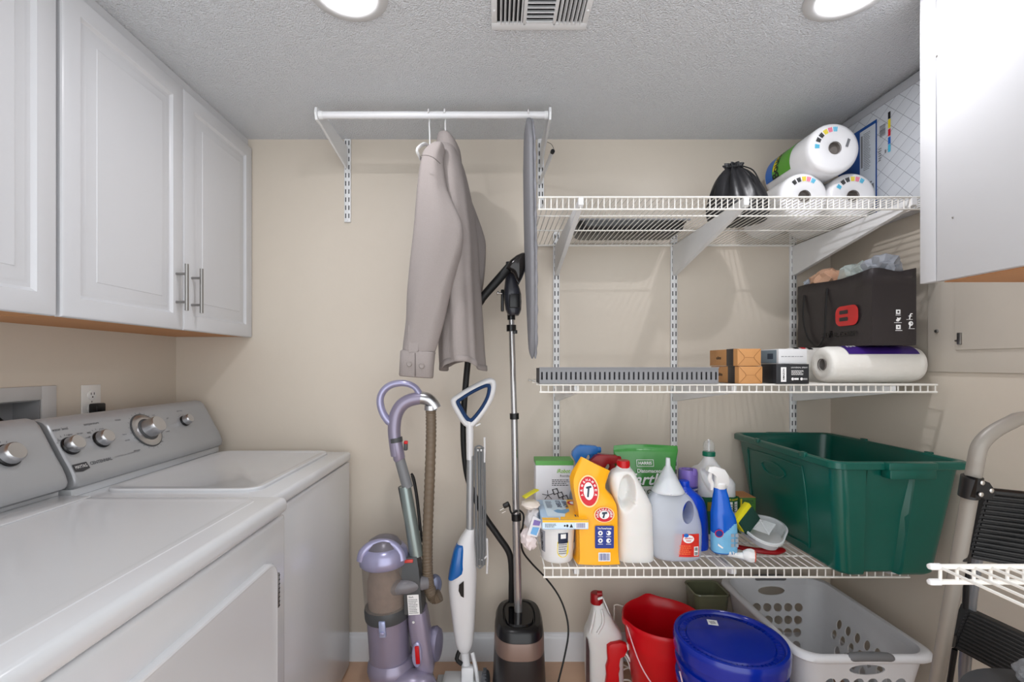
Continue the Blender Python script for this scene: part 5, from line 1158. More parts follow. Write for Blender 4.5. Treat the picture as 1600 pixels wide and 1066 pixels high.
m = MB(); bars(m, lf, .024, .035, -.018, -.006, L=.0012, seed=2); bars(m, lf, .024, .035, -.031, -.021, L=.0012, seed=6); m.build('barcode', INK, t)
m = MB(); smallprint(m, lf, -.033, .015, -.030, .002, 5, L=.0006); m.build('printing', mat('orange_ink', (240, 120, 60), .5), t)
fz = P(0, 774, 480).z; fxc = P(1054, 0, 480).x; fm_ = mat('funnel_white', (214, 216, 220), .35, sss=.1)
t = thing('funnel', 'white plastic funnel upside down on the clear jug', 'funnel', (fxc, yc+.004, fz))
fb = (fxc, yc+.004, fz-.004); 
MB().lathe([(.052, 0), (.0535, .003), (.0505, .009), (.0485, .012), (.012, .083), (.0085, .088), (.0068, .114), (.0052, .114), (.007, .088), (.0105, .083), (.047, .010), (.051, .0)], fb, (0.0, 0, 1), n=48, caps=False).build('cone', fm_, t, 60)
MB().obox(Vector(fb)+Vector((.0, -.052, .003)), (1, 0, 0), (0, 1, 0), (0, 0, 1), .02, .01, .003, .001).build('tab', fm_, t)
# blue jug behind, aerosol, green-capped jug
t, yq = loop_jug('detergent_jug', 'plain royal blue plastic bottle behind the clear water jug', [(863, 1066, 1111, .042, 0), (856, 1062, 1113, .045, 0), (810, 1064, 1111, .045, 0), (786, 1066, 1106, .042, 0), (774, 1064, 1095, .034, 0), (768, 1066, 1088, .02, 0), (762, 1069, 1084, .016, 0)], 456, BBLUE, BBLUE, (1076, 764, .018, .018), [], 2.6)
t = thing('aerosol_can', 'purple aerosol can with a lavender cap behind the funnel', 'aerosol can', (P(1074, 0, 432).x, F/432, ZD))
cc = (P(1075, 0, 432).x, F/432, ZD); AL = mat('can_purple', (104, 92, 178), .3, .2, coat=.3); CP = mat('cap_purple', (130, 108, 190), .35)
MB().lathe([(.030, 0), (.033, .003), (.033, .200), (.031, .205), (.001, .207)], cc, n=44).build('can', AL, t)
MB().lathe([(.0325, .206), (.0335, .208), (.0335, .252), (.031, .262), (.022, .262), (.020, .255), (.001, .254)], cc, n=44).build('cap', CP, t)
m = MB()
for i in (0,): m.box(cc[0]+.004, cc[0]+.018, cc[1]-.034, cc[1]-.012, cc[2]+.245, cc[2]+.270, .003)
m.build('spray_button', CP, t)
cf3 = lambda a, b, L=0: Vector((cc[0]+math.sin(a/.0335)*(.0337+L), cc[1]-math.cos(a/.0335)*(.0337+L), cc[2]+b))
m = MB(); patch(m, cf3, rect=(-.05, .05, .187, .203), nx=14); patch(m, cf3, rect=(-.05, .05, .165, .172), nx=14); m.build('blue_band', mat('band_navy', (36, 48, 130), .35), t)
m = MB(); lettering('LAVENDER', lambda a, b, L=0: cf3(a, b, .0006), .05, .006, .006, .195, m, bold=True); lettering('Clean', lambda a, b, L=0: cf3(a, b, .0008), .045, .02, .006, .145, m, bold=True, shear=.3); m.build('lettering', WINK, t)
GR = mat('cap_green', (10, 110, 84), .35); GL = mat('label_green', (22, 92, 58), .35)
t, yj = loop_jug('cleaner_jug', 'white gallon jug with green cap and green label at the back of the lowest shelf', [(843, 1093, 1157, .066, 0), (836, 1091, 1158, .069, 0), (790, 1091, 1157.5, .069, 0), (765, 1091, 1157, .069, 0), (757, 1092, 1156, .064, 0), (742, 1101, 1143, .048, 0), (730, 1109, 1133, .032, .0), (722, 1112, 1129, .020, 0), (717, 1113, 1128, .0185, 0)], 432, mat('jug_white', (226, 226, 228), .33, sss=.08), GR, (1120.5, 718, .0215, .017), [], 3.0, dents=((1110, 752, 9, 20, .035, .4, .25), (1131, 752, 9, 20, .035, .4, -.25)))
jl = lambda a, b, L=0: Vector((P(1124, 0, 432).x+a, yj-.0712-L+(0 if abs(a) < .05 else (abs(a)-.05)*.6), b))
m = MB(); patch(m, jl, rect=(-.074, .074, .652, .785), nx=12); m.build('label', GL, t)
m = MB(); patch(m, jl, rect=(.032, .068, .672, .768), L=.0005, nx=3); m.build('label_panel', WINK, t); m = MB(); smallprint(m, jl, .035, .066, .678, .762, 10, L=.001); m.build('printing', GINK, t)
m = MB(); patch(m, jl, rect=(-.072, -.030, .735, .768), L=.0005, nx=3); m.build('label_patch', mat('gold_print', (150, 130, 30), .4), t)
m = MB(); lettering('ZAPS GERMS', lambda a, b, L=0: jl(a, b, .0006), .05, .007, .045, .776, m, bold=True); lettering('SIMPLE', lambda a, b, L=0: jl(-.008-b, .72+a, .001), .09, .022, 0, 0, m, bold=True); m.build('lettering', YINK, t)
dm = mat('clear_thin_plastic', (226, 230, 232), .08, alpha=.22, coat=.6)
zc = P(0, 718, 432).z+.0175; xc = P(1120.5, 0, 432).x
MB().lathe([(.020, 0), (.0205, .02), (.017, .034), (.008, .043), (.001, .045)], (xc, yj, zc), n=32, caps=False).build('dome_cap', dm, t)
MB().tube([(xc, yj, zc+.0), (xc, yj, zc+.03), (xc-.006, yj-.01, zc+.044)], .0035, 10, 3).build('spout', WHITEPL, t)
# clorox spray
t = thing('spray_bottle', 'blue cleaner spray bottle with a white trigger in front of the green-capped jug', 'spray bottle', (P(1131, 0, 474).x, F/474, ZD))
rows = [(862, 1113, 1149, .026, 0), (858, 1112, 1150, .029, 0), (835, 1112, 1150, .030, 0), (815, 1112, 1149, .030, 0), (803, 1112, 1146, .029, 0), (795, 1113, 1142, .027, 0), (785, 1114, 1139, .024, 0), (775, 1115, 1137, .021, 0), (768, 1116, 1135, .017, 0), (762, 1116, 1134, .0165, 0)]
rg = []
for py, xl, xr, d, sh in rows:
    a, c = P(xl, py, 474), P(xr, py, 474); rg.append(ser((a.x+c.x)/2, F/474, max(a.z, ZD), (c.x-a.x)/2, d, 2.6, 120))
CB = mat('clorox_blue', (10, 92, 200), .25, coat=.4, vary=.1); CW = mat('label_sky', (120, 186, 226), .3, vary=.25, vscale=18)
o = MB().loft(rg, k=16).build('bottle', [CB, CW, mat('label_deep', (20, 96, 178), .3)], t, 60)
for p_ in o.data.polygons:
    z = p_.center.z; a_ = (p_.center.x+.02)/.04
    p_.material_index = 2 if z < .028 else (1 if z < .088+.035*max(0, min(1, a_)) else 0)
sx_ = P(1124, 0, 474).x; zn = P(0, 763, 474).z
MB().lathe([(.018, 0), (.0195, .003), (.0195, .016), (.016, .020)], (sx_+.002, F/474, zn), n=32).build('collar', WHITEPL, t)
def sp(px, py): p = P(px, py, 474); return p
m = MB(); prof = [(1117, 757), (1134, 757), (1135, 748), (1134, 738), (1128, 731), (1112, 724), (1104, 724), (1103, 731), (1108, 734), (1114, 738), (1116, 745)]
prof = [(1116, 759), (1134, 759), (1137, 752), (1136, 742), (1130, 733), (1115, 728), (1106, 729), (1104, 736), (1111, 739), (1116, 744)]
pts = [sp(*q) for q in prof]; c0 = sum(pts, Vector())/len(pts)
m.loft([[c0+(p-c0)*q+Vector((0, d, 0)) for p in pts] for d, q in ((-.014, .86), (-.011, 1), (.011, 1), (.014, .86))]).build('trigger_head', WHITEPL, t, 35)
MB().tube([sp(1111, 738), sp(1109, 748), sp(1113, 757), sp(1112, 766)], [.004, .0055, .005, .003], 10, 3, flat=1.4).build('trigger', WHITEPL, t)
fl = lambda a, b, L=0: Vector((P(1131, 0, 474).x+a, F/474-.0312-L, ZD+b))
m = MB()
for i in range(2):
    for j in range(3): patch(m, fl, rect=(.008+i*.014, .018+i*.014, .050+j*.016, .061+j*.016), L=.0004)
m.build('label_icons', mat('icon_grey', (150, 160, 172), .5), t)
m = MB(); lettering('&3x', lambda a, b, L=0: fl(a, b, .0008), .026, .012, .014, .030, m, bold=True); patch(m, fl, poly=[(-.034, .055), (-.020, .045), (-.016, .048), (-.034, .062)]); m.build('lettering', WINK, t)
m = MB(); patch(m, fl, poly=oval(-.030, .094, .014, .013)); m.build('badge', RINK, t); m = MB(); patch(m, fl, poly=oval(-.030, .094, .0115, .0105), L=.0005); m.build('badge_centre', BINK, t)
# green box
t = thing('soap_box', 'small green box with an orange top beside the green tote', 'box', (P(1170, 0, 414).x, 1.80, ZD))
a, b = P(1156, 0, 414).x, P(1181, 0, 414).x; zt_ = P(0, 778, 414).z
MB().box(a, b, F/414, F/414+.09, ZD, zt_, .001).build('carton', mat('soap_green', (74, 124, 56), .45, vary=.1), t)
MB().box(a, b, F/414, F/414+.09, zt_, zt_+.0012).build('top_flap', mat('soap_orange', (204, 140, 90), .5), t)
fn = flat((a, F/414, zt_), (1, 0, 0), (0, 0, 1)); m = MB(); smallprint(m, fn, .008, .055, -.04, -.008, 4); m.build('printing', mat('dark_green_ink', (46, 74, 50), .5), t)
m = MB(); patch(m, fn, rect=(.002, .008, -.055, -.004), L=.0003); m.build('edge_stripe', YINK, t)
# plastic food container holding the sponge and lid piece, on a red dustpan-like plate
DX0 = 1193; sC = 455
t = thing('red_scraper', 'flat red plastic handle lying under the clear container', 'scraper', (.88, 1.58, ZD))
MB().tube([(.79, 1.66, ZD+.010), (.87, 1.60, ZD+.010), (.935, 1.585, ZD+.010), (.975, 1.60, ZD+.010)], [.008, .014, .017, .012], 18, 4, flat=.6, up=(0, 0, 1)).build('handle', DRED, t)
CT = mat('clear_container', (220, 224, 226), .12, alpha=.42, coat=.8)
def tri_ring(cx, cy, r, z, n=48, tilt=(0, 0)):
    out = []
    for i in range(n):
        a = 2*PI*i/n; q = r*(1+.13*math.cos(3*(a-.35))); x, y = math.cos(a)*q, math.sin(a)*q*.98
        out.append(Vector((cx+x, cy+y, z+x*tilt[0]+y*tilt[1])))
    return out
ccx, ccy, zz = .905, 1.605, ZD+.030; tl = (-.05, .30)
t = thing('food_container', 'clear rounded plastic container tilted beside the green tote', 'container', (ccx, ccy, zz))
def crings(seq): return [tri_ring(ccx, ccy-.0, r, zz+h, tilt=tl) for r, h in seq]
MB().loft(crings(((.052, .022), (.064, .024), (.074, .050), (.079, .052), (.081, .058), (.0775, .0585), (.0745, .054), (.062, .028), (.05, .0255)))).build('bowl', CT, t, 50)
MB().loft([tri_ring(ccx, ccy, r, zz+h, tilt=tl) for r, h in ((.079, .050), (.0835, .0505), (.0845, .057), (.080, .0585))], caps=False).build('rim', mat('container_rim', (222, 226, 228), .15, alpha=.8, coat=.6), t, 50)
t = thing('clear_lid', 'clear folded plastic lid lying inside the tilted container', 'lid', (ccx, ccy, zz))
lp = [Vector((.862, 1.590, zz+.055)), Vector((.905, 1.60, zz+.080)), Vector((.955, 1.605, zz+.062)), Vector((.915, 1.575, zz+.040))]
MB().loft([[p+Vector((0, 0, d)) for p in lp] for d in (0, .003)]).tube([lp[0], lp[1]], .004, 8).tube([lp[1]+Vector((-.01, 0, .006)), lp[3]], .003, 8).build('lid', mat('lid_clear', (222, 226, 228), .1, alpha=.4, coat=.8), t)
t = thing('sponge', 'yellow and dark green scouring sponge leaning in the clear container', 'sponge', (.855, 1.60, zz+.04))
u = Vector((.62, .25, .55)).normalized(); v = Vector((.30, .1, -.85)); v = (v-u*v.dot(u)).normalized(); n_ = u.cross(v); o_ = P(1163, 808, 462)
MB().obox(o_+n_*.0, u, v, n_, .082, .060, .022, .004).build('foam', mat('sponge_yellow', (226, 214, 30), .9, bump=1, bscale=300), t, label='yellow foam')
sgn = 1 if n_.y > 0 else -1
MB().obox(o_+Vector((.012, -.006, -.010)), u, v, n_, .078, .058, .012, .003).build('scouring_pad', mat('scour_green', (22, 62, 52), .95, bump=1, bscale=300), t, label='dark green scouring pad')
t = thing('white_nozzle', 'white plastic spout lying at the front of the lowest shelf', 'spout', (.80, 1.515, ZD))
MB().lathe([(.008, 0), (.009, .03), (.012, .045), (.013, .05)], (.76, 1.545, ZD+.018), (.93, -.35, 0), n=20).lathe([(.013, .045), (.021, .058), (.023, .068), (.020, .078), (.014, .0785)], (.76, 1.545, ZD+.024), (.93, -.35, -.03), n=8, sx=1.0).build('spout', WHITEPL, t, 40)
MB().lathe([(.0185, .077), (.0195, .080), (.0165, .082)], (.76, 1.545, ZD+.024), (.93, -.35, -.03), n=24).build('rim_ring', mat('orange_ring', (216, 90, 60), .4), t)

# ---------------------------------------------------------------- green tote
def tote_ring(x0, x1, y0, y1, z, rec=.0, r=.035):
    pts = []
    def arc(cx, cy, a):
        for i in range(6): b = a+PI/2*i/5; pts.append(Vector((cx+r*math.cos(b), cy+r*math.sin(b), z)))
    arc(x1-r, y1-r, 0)
    for u, d in ((.70, 0), (.66, 1), (.34, 1), (.30, 0)): pts.append(Vector((x0+(x1-x0)*u, y1-d*rec, z)))
    arc(x0+r, y1-r, PI/2)
    arc(x0+r, y0+r, PI)
    for u, d in ((.235, 0), (.25, 1), (.60, 1), (.63, 0)): pts.append(Vector((x0+(x1-x0)*u, y0+d*rec, z)))
    arc(x1-r, y0+r, 1.5*PI)
    return pts
ZT_ = .975; t = thing('storage_tote', 'large open dark green plastic tote at the right end of the lowest shelf', 'storage tote', (1.2, 1.7, ZD))
rg = []
B0, B1 = (1.045, 1.338, 1.425, 1.93), (1.012, 1.398, 1.400, 1.985)
for k_, rec in ((0, .02), (.03, .022), (.5, .02), (.86, .014), (.93, .004), (.95, 0)):
    q = [B0[i]+(B1[i]-B0[i])*k_ for i in range(4)]; rg.append(tote_ring(*q, ZD+(ZT_-ZD)*k_, rec))
rg.insert(0, tote_ring(B0[0]+.008, B0[1]-.008, B0[2]+.008, B0[3]-.008, ZD, .02))
rg[1] = [p+Vector((0, 0, .008)) for p in rg[1]]
for g_, z in ((.012, -.022), (.014, -.020), (.014, -.003), (.010, .001), (.0, .001), (-.006, -.004)):
    rg.append(tote_ring(B1[0]-g_, B1[1]+g_, B1[2]-g_, B1[3]+g_, ZT_+z, 0))
for k_, rec in ((.93, -.001), (.5, .016), (.02, .018)):
    q = [B0[i]+(B1[i]-B0[i])*k_ for i in range(4)]; rg.append(tote_ring(q[0]+.004, q[1]-.004, q[2]+.004, q[3]-.004, ZD+(ZT_-ZD)*k_+.004, rec))
MB().loft(rg).build('tub', GREEN, t, 35)
hx0, hx1 = P(1384, 0, 530).x, P(1456, 0, 530).x
MB().box(hx0, hx1, B1[2]-.030, B1[2]+.004, ZT_-.046, ZT_-.018, .004).box(hx0-.004, hx1+.004, B1[2]-.031, B1[2]-.004, ZT_-.020, ZT_+.002, .004).build('handle', GREEN, t)
MB().box(hx0, hx1, B1[3]-.004, B1[3]+.022, ZT_-.030, ZT_+.002, .004).build('handle', GREEN, t)
for y in (1.53, 1.80):
    for x in (B1[0]-.012, B1[1]+.010): MB().box(x-.006, x+.006, y-.012, y+.012, ZT_-.01, ZT_+.006, .002).build('lid_catch', GREEN, t)
def tl_(u, z): # point on the long left face
    k_ = (z-ZD)/(ZT_-ZD); return Vector((B0[0]+(B1[0]-B0[0])*k_-.001, u, z))
MB().tube([tl_(1.90, .66), tl_(1.90, .90), tl_(1.86, .925), tl_(1.60, .925), tl_(1.56, .90), tl_(1.56, .68), tl_(1.60, .66), tl_(1.86, .655)], .0030, 8, 4, closed=True).build('embossed_frame', GREEN, t)
MB().tube([tl_(1.80, .89), tl_(1.73, .905), tl_(1.66, .88), tl_(1.70, .855), tl_(1.78, .86)], .0030, 8, 5, closed=True).build('embossed_mark', GREEN, t)
lettering('Sterilite', lambda a, b, L=0: tl_(1.735-a, .882+b)+Vector((-.0015, 0, 0)), .06, .014, 0, 0, shear=.2).build('embossed_lettering', GREEN, t)

# ================================================================ FLOOR THINGS UNDER THE SHELVES
# cleaner jug with hose-end sprayer
s = 396
def G(px, py, off=0): p = P(px, py, s); return Vector((p.x, p.y+off, p.z))
JW = mat('jug_grey_white', (214, 213, 211), .35, sss=.08)
gx_ = G(943, 0).x; t = thing('weed_killer_jug', 'tall white jug with red cap and red spray handle on the floor', 'jug', (gx_, F/s+.04, 0)); yc = F/s-.02
rg = []
for py, xl, xr, d in ((1070, 918, 970, .045), (1060, 914, 971, .048), (1020, 912, 970, .05), (990, 911, 969, .05), (980, 912, 967, .049), (968, 917, 958, .042), (955, 921, 951, .034), (945, 923, 944, .026), (940, 924, 942, .022), (936, 924, 941, .021)):
    a, c = G(xl, py), G(xr, py); rg.append(ser((a.x+c.x)/2, yc, a.z, (c.x-a.x)/2, d, 3.0, 40))
q0 = rg[0]; rg.insert(0, [Vector((p.x, p.y, .001)) for p in q0])
MB().loft(rg, k=2).build('jug_body', JW, t, 60)
MB().tube([G(926, 945, -.04), G(922, 958, -.055), G(917, 975, -.062)], .006, 8, 3).tube([G(936, 943, -.045), G(937, 960, -.06), G(928, 975, -.066)], .006, 8, 3).build('handle', JW, t)
MB().lathe([(.0235, 0), (.0245, .004), (.0235, .036), (.020, .040), (.001, .041)], (G(930.5, 0).x, yc, G(0, 938).z), n=32).tube([(G(931, 0).x, yc-.01, G(0, 922).z), (G(938, 0).x, yc-.015, G(0, 921).z)], [.012, .010], 12, 1).build('cap', DRED, t, label='dark red screw cap')
MB().lathe([(.005, 0), (.005, .018), (.004, .02)], G(930, 926, -.052), (.7, -.2, .35), n=10).build('outlet', WHITEPL, t)
lb = lambda a, b, L=0: Vector((G(911, 0).x-.0008+.012*(.5-.5*math.cos((a/.05)*PI/2)) , yc+.02-a, b))
m = MB(); patch(m, lambda a, b, L=0: G(0, 0)*0+Vector((G(912, 0).x+a*.35-.0004, yc-.03-a, b)), poly=[(0, .02), (.022, .0), (.026, .05), (.024, .18), (.012, .215), (0, .22)]); m.build('side_label', mat('dark_label', (96, 74, 76), .4, vary=.3, vscale=60), t)
m = MB(); rdp = [(941, 990), (947, 986), (962, 984), (970, 987), (972, 994), (969, 1001), (962, 1004), (960, 1012), (959, 1019), (960, 1024), (958, 1032), (959, 1042), (957, 1055), (952, 1058), (941, 1055), (938, 1050), (940, 1035), (939, 1022), (942, 1012), (941, 1000)]
pts = [G(*q)+Vector((0, -.075, 0)) for q in rdp]; c0 = sum(pts, Vector())/len(pts)
m.loft([[c0+(p-c0)*q+Vector((0, d, 0)) for p in pts] for d, q in ((-.014, .80), (-.010, .96), (0, 1), (.012, .96), (.016, .8))]); m.build('spray_handle', RED, t, 50, label='red pistol spray handle clipped to the side')
MB().obox(G(974, 992, -.075), (1, 0, 0), (0, 0, 1), (0, -1, 0), .018, .024, .02, .004).tube([G(968, 1001, -.075), G(972, 1006, -.08), G(976, 1014, -.08)], [.005, .004, .003], 8).build('trigger', WHITEPL, t)
MB().tube([G(939, 928, -.02), G(945, 942, -.03), G(952, 960, -.03), G(966, 1003, -.05), G(975, 1020, -.05), G(982, 1042, -.05), G(988, 1056, -.05)], .0026, 8, 4).build('spray_tube', WHITEPL, t)
MB().tube([G(941, 1064, -.075), G(955, 1062, -.075)], .004, 8).build('clip', WHITEPL, t)
# wire rack / loops
wl = mat('cream_wire', (214, 206, 196), .4)
t = thing('wire_coil', 'thin cream wire coiled on the floor between the white jug and the red bucket', 'wire', (.52, 1.78, 0))
m = MB().tube([G(962, 985, .03), G(963, 952, .03), G(967, 951, .03), G(977, 954, .03)], .0028, 8, 1)
m.tube([G(968, 1036, 0), G(980, 1042, 0), G(987, 1043, 0)], .0028, 8, 3)
m.tube([G(968, 1054, 0), G(974, 1047, 0), G(982, 1044, 0), G(992, 1046, 0)], .0028, 8, 4)
m.tube([G(976+11*math.cos(a), 1067+11*math.sin(a)*.9, -.02) for a in [2*PI*i/14 for i in range(14)]], .0034, 8, 3, closed=True)
m.tube([G(988, 1058, -.03), G(1000, 1064, -.04), G(1010, 1068, -.05)], .0034, 8, 2)
m.build('coil', wl, t)
# red bucket
bc = (.632, 1.775, 0); t = thing('bucket', 'open red plastic bucket with a pouring lip behind the blue bucket', 'bucket', bc)
def pring(r, z, sp=1, n=64):
    out = []
    for i in range(n):
        a = 2*PI*i/n; d = abs(((a-PI*.52+PI) % (2*PI))-PI); g = .014*sp*math.exp(-(d/.22)**2)
        d2 = abs(((a-PI*1.02+PI) % (2*PI))-PI); g2 = .008*sp*math.exp(-(d2/.12)**2); out.append(Vector((bc[0]+math.cos(a)*(r+g2), bc[1]+math.sin(a)*(r+g), z*.90+g*.5)))
    return out
MB().loft([pring(.105, .001, 0), pring(.110, .006, 0), pring(.135, .24, 0), pring(.137, .245, 0), pring(.1385, .262, 0), pring(.143, .325, .6), pring(.150, .327), pring(.152, .345), pring(.148, .350), pring(.143, .346), pring(.137, .30, .3), pring(.107, .012, 0), pring(.1, .008, 0)]).build('pail', mat('bucket_red', (206, 6, 24), .3, sss=.1), t, 50)
wm = mat('white_bail', (226, 190, 196), .35)
MB().tube([(bc[0]+.1455, bc[1]-.02, .315), (bc[0]+.13, bc[1]-.075, .30), (bc[0]+.10, bc[1]-.118, .255), (bc[0]+.06, bc[1]-.15, .18), (bc[0]+.02, bc[1]-.16, .13), (bc[0]-.06, bc[1]-.155, .13), (bc[0]-.12, bc[1]-.11, .2), (bc[0]-.15, bc[1]-.02, .31)], .0024, 8, 5).build('bail_handle', wm, t)
# blue bucket with lid
bc2 = (.730, 1.470, 0); t = thing('bucket', 'large royal blue bucket with a snap-on lid in front of the laundry basket', 'bucket', bc2)
MB().lathe([(.145, .001), (.150, .006), (.158, .20), (.160, .235), (.171, .238), (.171, .250), (.161, .253), (.162, .285), (.172, .287), (.172, .298), (.163, .300), (.164, .335)], bc2, n=72, zs=1.13, sx=.93, sy=.93).build('pail', BLUE, t)
MB().lathe([(.172, .322), (.1765, .324), (.1785, .350), (.178, .362), (.174, .368), (.165, .369), (.160, .366), (.157, .360), (.138, .358), (.134, .362), (.120, .3635), (.001, .3635)], bc2, n=72, zs=1.13, sx=.93, sy=.93).build('lid', BLUE, t)
m = MB()
for i in range(60):
    a = 2*PI*i/60; p = Vector((bc2[0]+math.cos(a)*.137, bc2[1]+math.sin(a)*.137, .3595*1.13))
    m.box(-.006, .006, -.0012, .0012, -.001, .0022, M=Matrix.Translation(p)@Matrix.Rotation(a, 4, 'Z'))
m.build('lid_ribs', BLUE, t)
lp = lambda a, b, L=0: Vector((bc2[0]-.015+a, bc2[1]+.085+b, .3641*1.13+L))
m = MB(); patch(m, lp, poly=[(-.018, -.012), (.012, -.020), (.020, .012), (-.010, .020)]); m.build('price_sticker', WINK, t, label='white sticker'); m = MB(); bars(m, lp, -.008, .010, -.010, .008, L=.0004, seed=12); m.build('barcode', GINK, t)
MB().tube([(bc2[0]+.156, bc2[1], .305), (bc2[0]+.145, bc2[1]-.11, .24), (bc2[0]+.05, bc2[1]-.168, .19), (bc2[0]-.08, bc2[1]-.16, .19), (bc2[0]-.15, bc2[1]-.075, .25), (bc2[0]-.156, bc2[1], .305)], .0024, 8, 5).build('bail_handle', wm, t)
# olive bin behind
t = thing('storage_bin', 'olive green translucent rectangular bin against the back wall behind the blue bucket', 'bin', (.87, 1.93, 0))
om = mat('olive_plastic', (120, 122, 96), .2, alpha=.92, coat=.4); q = (.795, .930, 1.865, 1.992)
def orr(i, z, r=.02): return Rr(q[0]+i, q[1]-i, q[2]+i, q[3]-i, r, z)
MB().loft([orr(.02, .001), orr(.016, .01), orr(.001, .335), orr(-.003, .345), orr(-.001, .35), orr(.005, .345), orr(.02, .012)]).build('tub', om, t)
# ---------------------------------------------------------------- laundry basket with real holes
BX = (.928, 1.325, 1.420, 1.935); BB = (.985, 1.262, 1.475, 1.875); ZR_ = .385
def bring(k_, off=0, z=None, r=.06):
    q = [BB[i]+(BX[i]-BB[i])*k_ for i in range(4)]; return Rr(q[0]-off, q[1]+off, q[2]-off, q[3]+off, r, ZR_*k_ if z is None else z, 10)
BKM = GREYBK
m = MB(); m.loft([bring(0, -.01, .001), bring(.03, 0), bring(.5), bring(.93), bring(.94, -.003), bring(.5, -.0035), bring(.03, -.0035, .016), bring(0, -.014, .006)])
shell = m.build('basket_shell', BKM)
cut = MB()
def oval_cut(c, nrm, up, rx, rz, L=.03):
    nrm = Vector(nrm).normalized(); up = Vector(up).normalized(); u = up.cross(nrm)
    n = 16; a_ = [Vector(c)+nrm*L+u*math.cos(2*PI*i/n)*rx+up*math.sin(2*PI*i/n)*rz for i in range(n)]; b_ = [p-nrm*2*L for p in a_]; cut.loft([a_, b_])
for j, z in enumerate((.275, .228, .181, .134, .087)):
    k_ = z/ZR_
    xa, xb = BB[0]+(BX[0]-BB[0])*k_, BB[1]+(BX[1]-BB[1])*k_; ya, yb_ = BB[2]+(BX[2]-BB[2])*k_, BB[3]+(BX[3]-BB[3])*k_
    for i in range(6):
        x = xa+.075+(xb-xa-.15)*i/5
        oval_cut((x, yb_, z), (0, 1, 0), (0, 0, 1), .017, .0165); oval_cut((x, ya, z+.016), (0, 1, 0), (.35, 0, 1), .017, .0185)
    for i in range(7):
        y = ya+.085+(yb_-ya-.17)*(i+.5*(j % 2))/7
        oval_cut((xb, y, z), (1, 0, 0), (0, -.3, 1), .0125, .019); oval_cut((xa, y, z), (1, 0, 0), (0, -.3, 1), .0125, .019)
for y in (BX[2], BX[3]): oval_cut(((BX[0]+BX[1])/2, y, .338), (0, 1, 0), (0, 0, 1), .055, .017)
cobj = cut.build('cutter', BKM)
md = shell.modifiers.new('b', 'BOOLEAN'); md.object = cobj; md.operation = 'DIFFERENCE'; md.solver = 'EXACT'; md.use_self = True
dg = bpy.context.evaluated_depsgraph_get(); me = bpy.data.meshes.new_from_object(shell.evaluated_get(dg)); me.name = 'basket_shell'
bpy.data.objects.remove(shell); bpy.data.objects.remove(cobj)
t = thing('laundry_basket', 'light grey plastic laundry basket with oval holes on the floor under the tote', 'laundry basket', (0, 0, 0))
o = bpy.data.objects.new('basket_shell', me); sc.collection.objects.link(o); o.parent = t; o['_o'] = (0, 0, 0); me.set_sharp_from_angle(angle=math.radians(35))
# shift the root to the basket's base
base = Vector(((BX[0]+BX[1])/2, (BX[2]+BX[3])/2, 0)); t.location = base; t['_o'] = tuple(base)
for v in me.vertices: v.co -= base
MB().loft([bring(.93, .0), bring(.95, .012), bring(1, .016, ZR_-.012), bring(1, .014, ZR_), bring(1, .004, ZR_+.006), bring(1, -.006, ZR_+.002), bring(.94, -.004)], caps=False).build('rim', BKM, t, 60)
hg = mat('handle_grey', (108, 109, 111), .5)
for y, sg in ((BX[2]-.005, -1), (BX[3]+.005, 1)):
    xm = (BX[0]+BX[1])/2; MB().tube([(xm-.066, y, ZR_-.006), (xm-.055, y, ZR_-.001), (xm, y, ZR_+.001), (xm+.055, y, ZR_-.001), (xm+.066, y, ZR_-.006)], [.008, .0145, .0155, .0145, .008], 16, 3, flat=.8).build('handle', hg, t, label='dark grey grip')

# ================================================================ STEP LADDER AT THE RIGHT
lt = mat('ladder_tube', (138, 132, 124), .42, .1); t = thing('step_ladder', 'folded step ladder with grey tube frame and black ribbed treads at the right', 'step ladder', (1.1, 1.1, 0))
A_, B_ = P(1525, 720, 815), P(1408, 1379, 640); dv = (A_-B_).normalized()
XRt = 1.30
top = [B_, A_, P(1529, 700, 815), P(1541, 683, 813), P(1572, 664, 806), P(1600, 653, 802), (1.16, .90, 1.155), (1.24, .90, 1.12), (XRt, .905, 1.05), (XRt+.03, 1.148, .016)]
pts = [B_, A_]+catmull([A_-dv*.0, P(1531, 697, 815), P(1548, 678, 811), P(1578, 661, 806), P(1604, 653, 802), (1.13, .91, 1.162), (1.22, .91, 1.14), (XRt, .905, 1.05)], 6)[1:]+[Vector((XRt+.03, 1.148, .016))]
MB().tube(pts, .0128, 20).build('front_frame', lt, t, 60)
for p in (B_, Vector((XRt+.03, 1.148, .016))): MB().lathe([(.019, -.016), (.019, .03), (.016, .034)], p, (0, 0, 1), n=20).build('foot', BLACKM, t)
R1, R2 = P(1540, 768, 790), P(1470, 1379, 640)+Vector((.02, .05, 0))
MB().tube([R1, P(1517, 930, 742), P(1507, 1045, 712), (1.12, 1.12, .02)], .0105, 14).build('rear_leg', mat('rear_tube', (128, 130, 134), .35, .5), t)
MB().tube([(XRt-.04, .93, 1.0), (XRt-.02, 1.12, .02)], .0105, 14).build('rear_leg', MATS['rear_tube'], t)
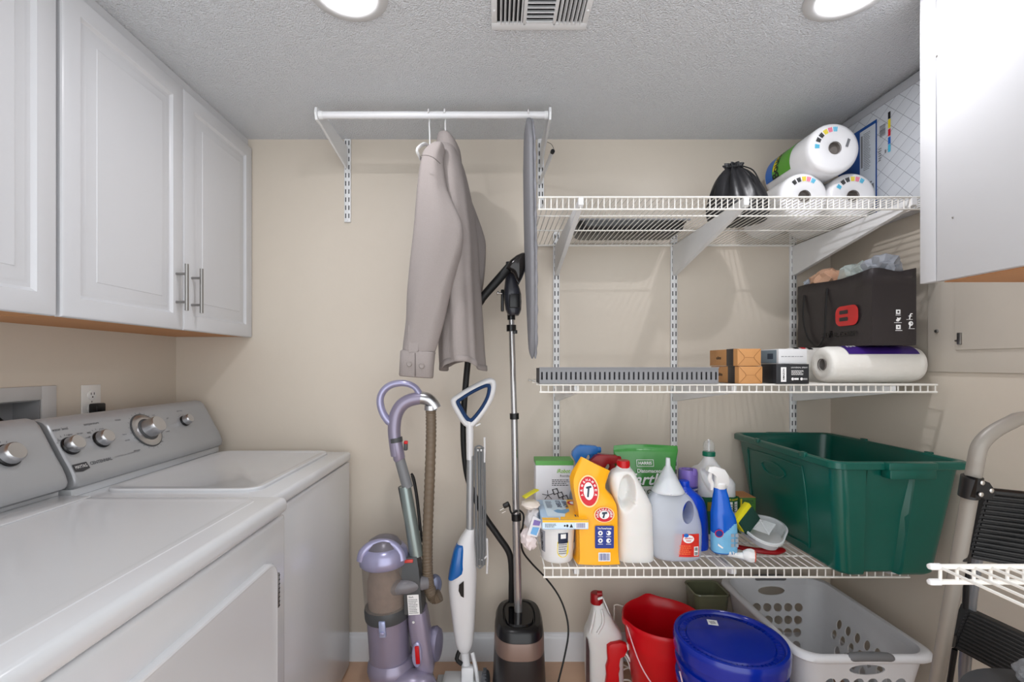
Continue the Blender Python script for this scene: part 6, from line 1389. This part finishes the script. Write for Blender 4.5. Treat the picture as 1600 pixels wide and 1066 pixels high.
# hinge clamp
ca, cb_ = P(1519, 745, 812), P(1514, 776, 805)
MB().tube([ca, cb_], .0165, 24).build('hinge_clamp', BLACKP, t)
q = [P(1518, 745, 818), P(1536, 752, 818), P(1547, 768, 818), P(1540, 776, 818), P(1514, 776, 815)]
MB().loft([[p+Vector((0, d, 0)) for p in q] for d in (-.012, .010)]).build('hinge_plate', BLACKP, t)
for px, py in ((1524, 752), (1522, 770), (1538, 764)): MB().lathe([(.0045, 0), (.0045, .002), (.003, .003)], P(px, py, 818)+Vector((0, -.012, 0)), (0, -1, 0), n=12).build('rivet', STEEL, t)
def tread(c, nribs, name, th=.022):
    "c: four corners TL, TR, BR, BL"
    TL, TR, BR, BL = [Vector(p) for p in c]; n = ((TR-TL).cross(BL-TL)).normalized(); n = n if n.y < 0 else -n
    m = MB(); m.loft([[p+n*d for p in (TL, TR, BR, BL)] for d in (0, -th)])
    o = m.build(name, BLACKM, t, 30); m = MB()
    for i in range(nribs):
        u = (i+.7)/(nribs+.4); a = TL+(BL-TL)*u; b = TR+(BR-TR)*u
        m.tube([a+n*.0005+(b-a)*.03, b+n*.0005-(b-a)*.02], .0030, 6)
        m.lathe([(.0022, 0), (.0016, .0016)], a+(b-a)*.012+n*.0, n, n=8)
    m.build('grip_ribs', mat('rib_rubber', (30, 30, 31), .5), o)
    return o
tread((P(1541, 770, 805), P(1700, 786, 835), P(1690, 905, 818), P(1512, 872, 775)), 14, 'tread')
tread((P(1510, 952, 745), P(1700, 1040, 800), P(1690, 1120, 790), P(1486, 1010, 733)), 11, 'tread')
MB().tube([P(1541, 768, 800), P(1600, 774, 812), P(1700, 784, 830)], .008, 10).build('tread_bar', BLACKP, t)
for px, py, s_ in ((1505, 866, 778), (1482, 999, 737)): MB().obox(P(px, py, s_), (1, 0, 0), (.15, 0, 1), (0, -1, 0), .016, .026, .02, .003).build('tread_bracket', BLACKP, t)
MB().tube([P(1512, 872, 770), P(1508, 950, 748)], .005, 8).build('linkage', BLACKM, t)
MB().tube([P(1492, 1015, 728), P(1484, 1066, 716), P(1476, 1120, 705)], .005, 8).build('linkage', BLACKM, t)
# dark bin with lid, towel on it
t = thing('waste_bin', 'round dark grey lidded bin at the bottom right corner', 'bin', (.93, .739, 0))
bm_ = mat('bin_grey', (58, 59, 62), .45)
MB().lathe([(.115, .001), (.12, .01), (.138, .66), (.139, .665)], (.93, .739, 0), n=48).build('bin_body', bm_, t)
MB().lathe([(.142, .662), (.147, .668), (.147, .688), (.143, .696), (.10, .700), (.001, .701)], (.93, .739, 0), n=56).build('lid', bm_, t)
m = MB(); tw = mat('grey_terry', (140, 142, 146), .95, bump=1, bscale=300)
single('cleaning_cloth', crumple((.965, .800, .722), .055, .055, .026, .5, 3.0, 17, 4, ridge=False, zmin=.7015), tw, 'folded grey cloth on the lid of the dark bin', 'cloth', ang=60)
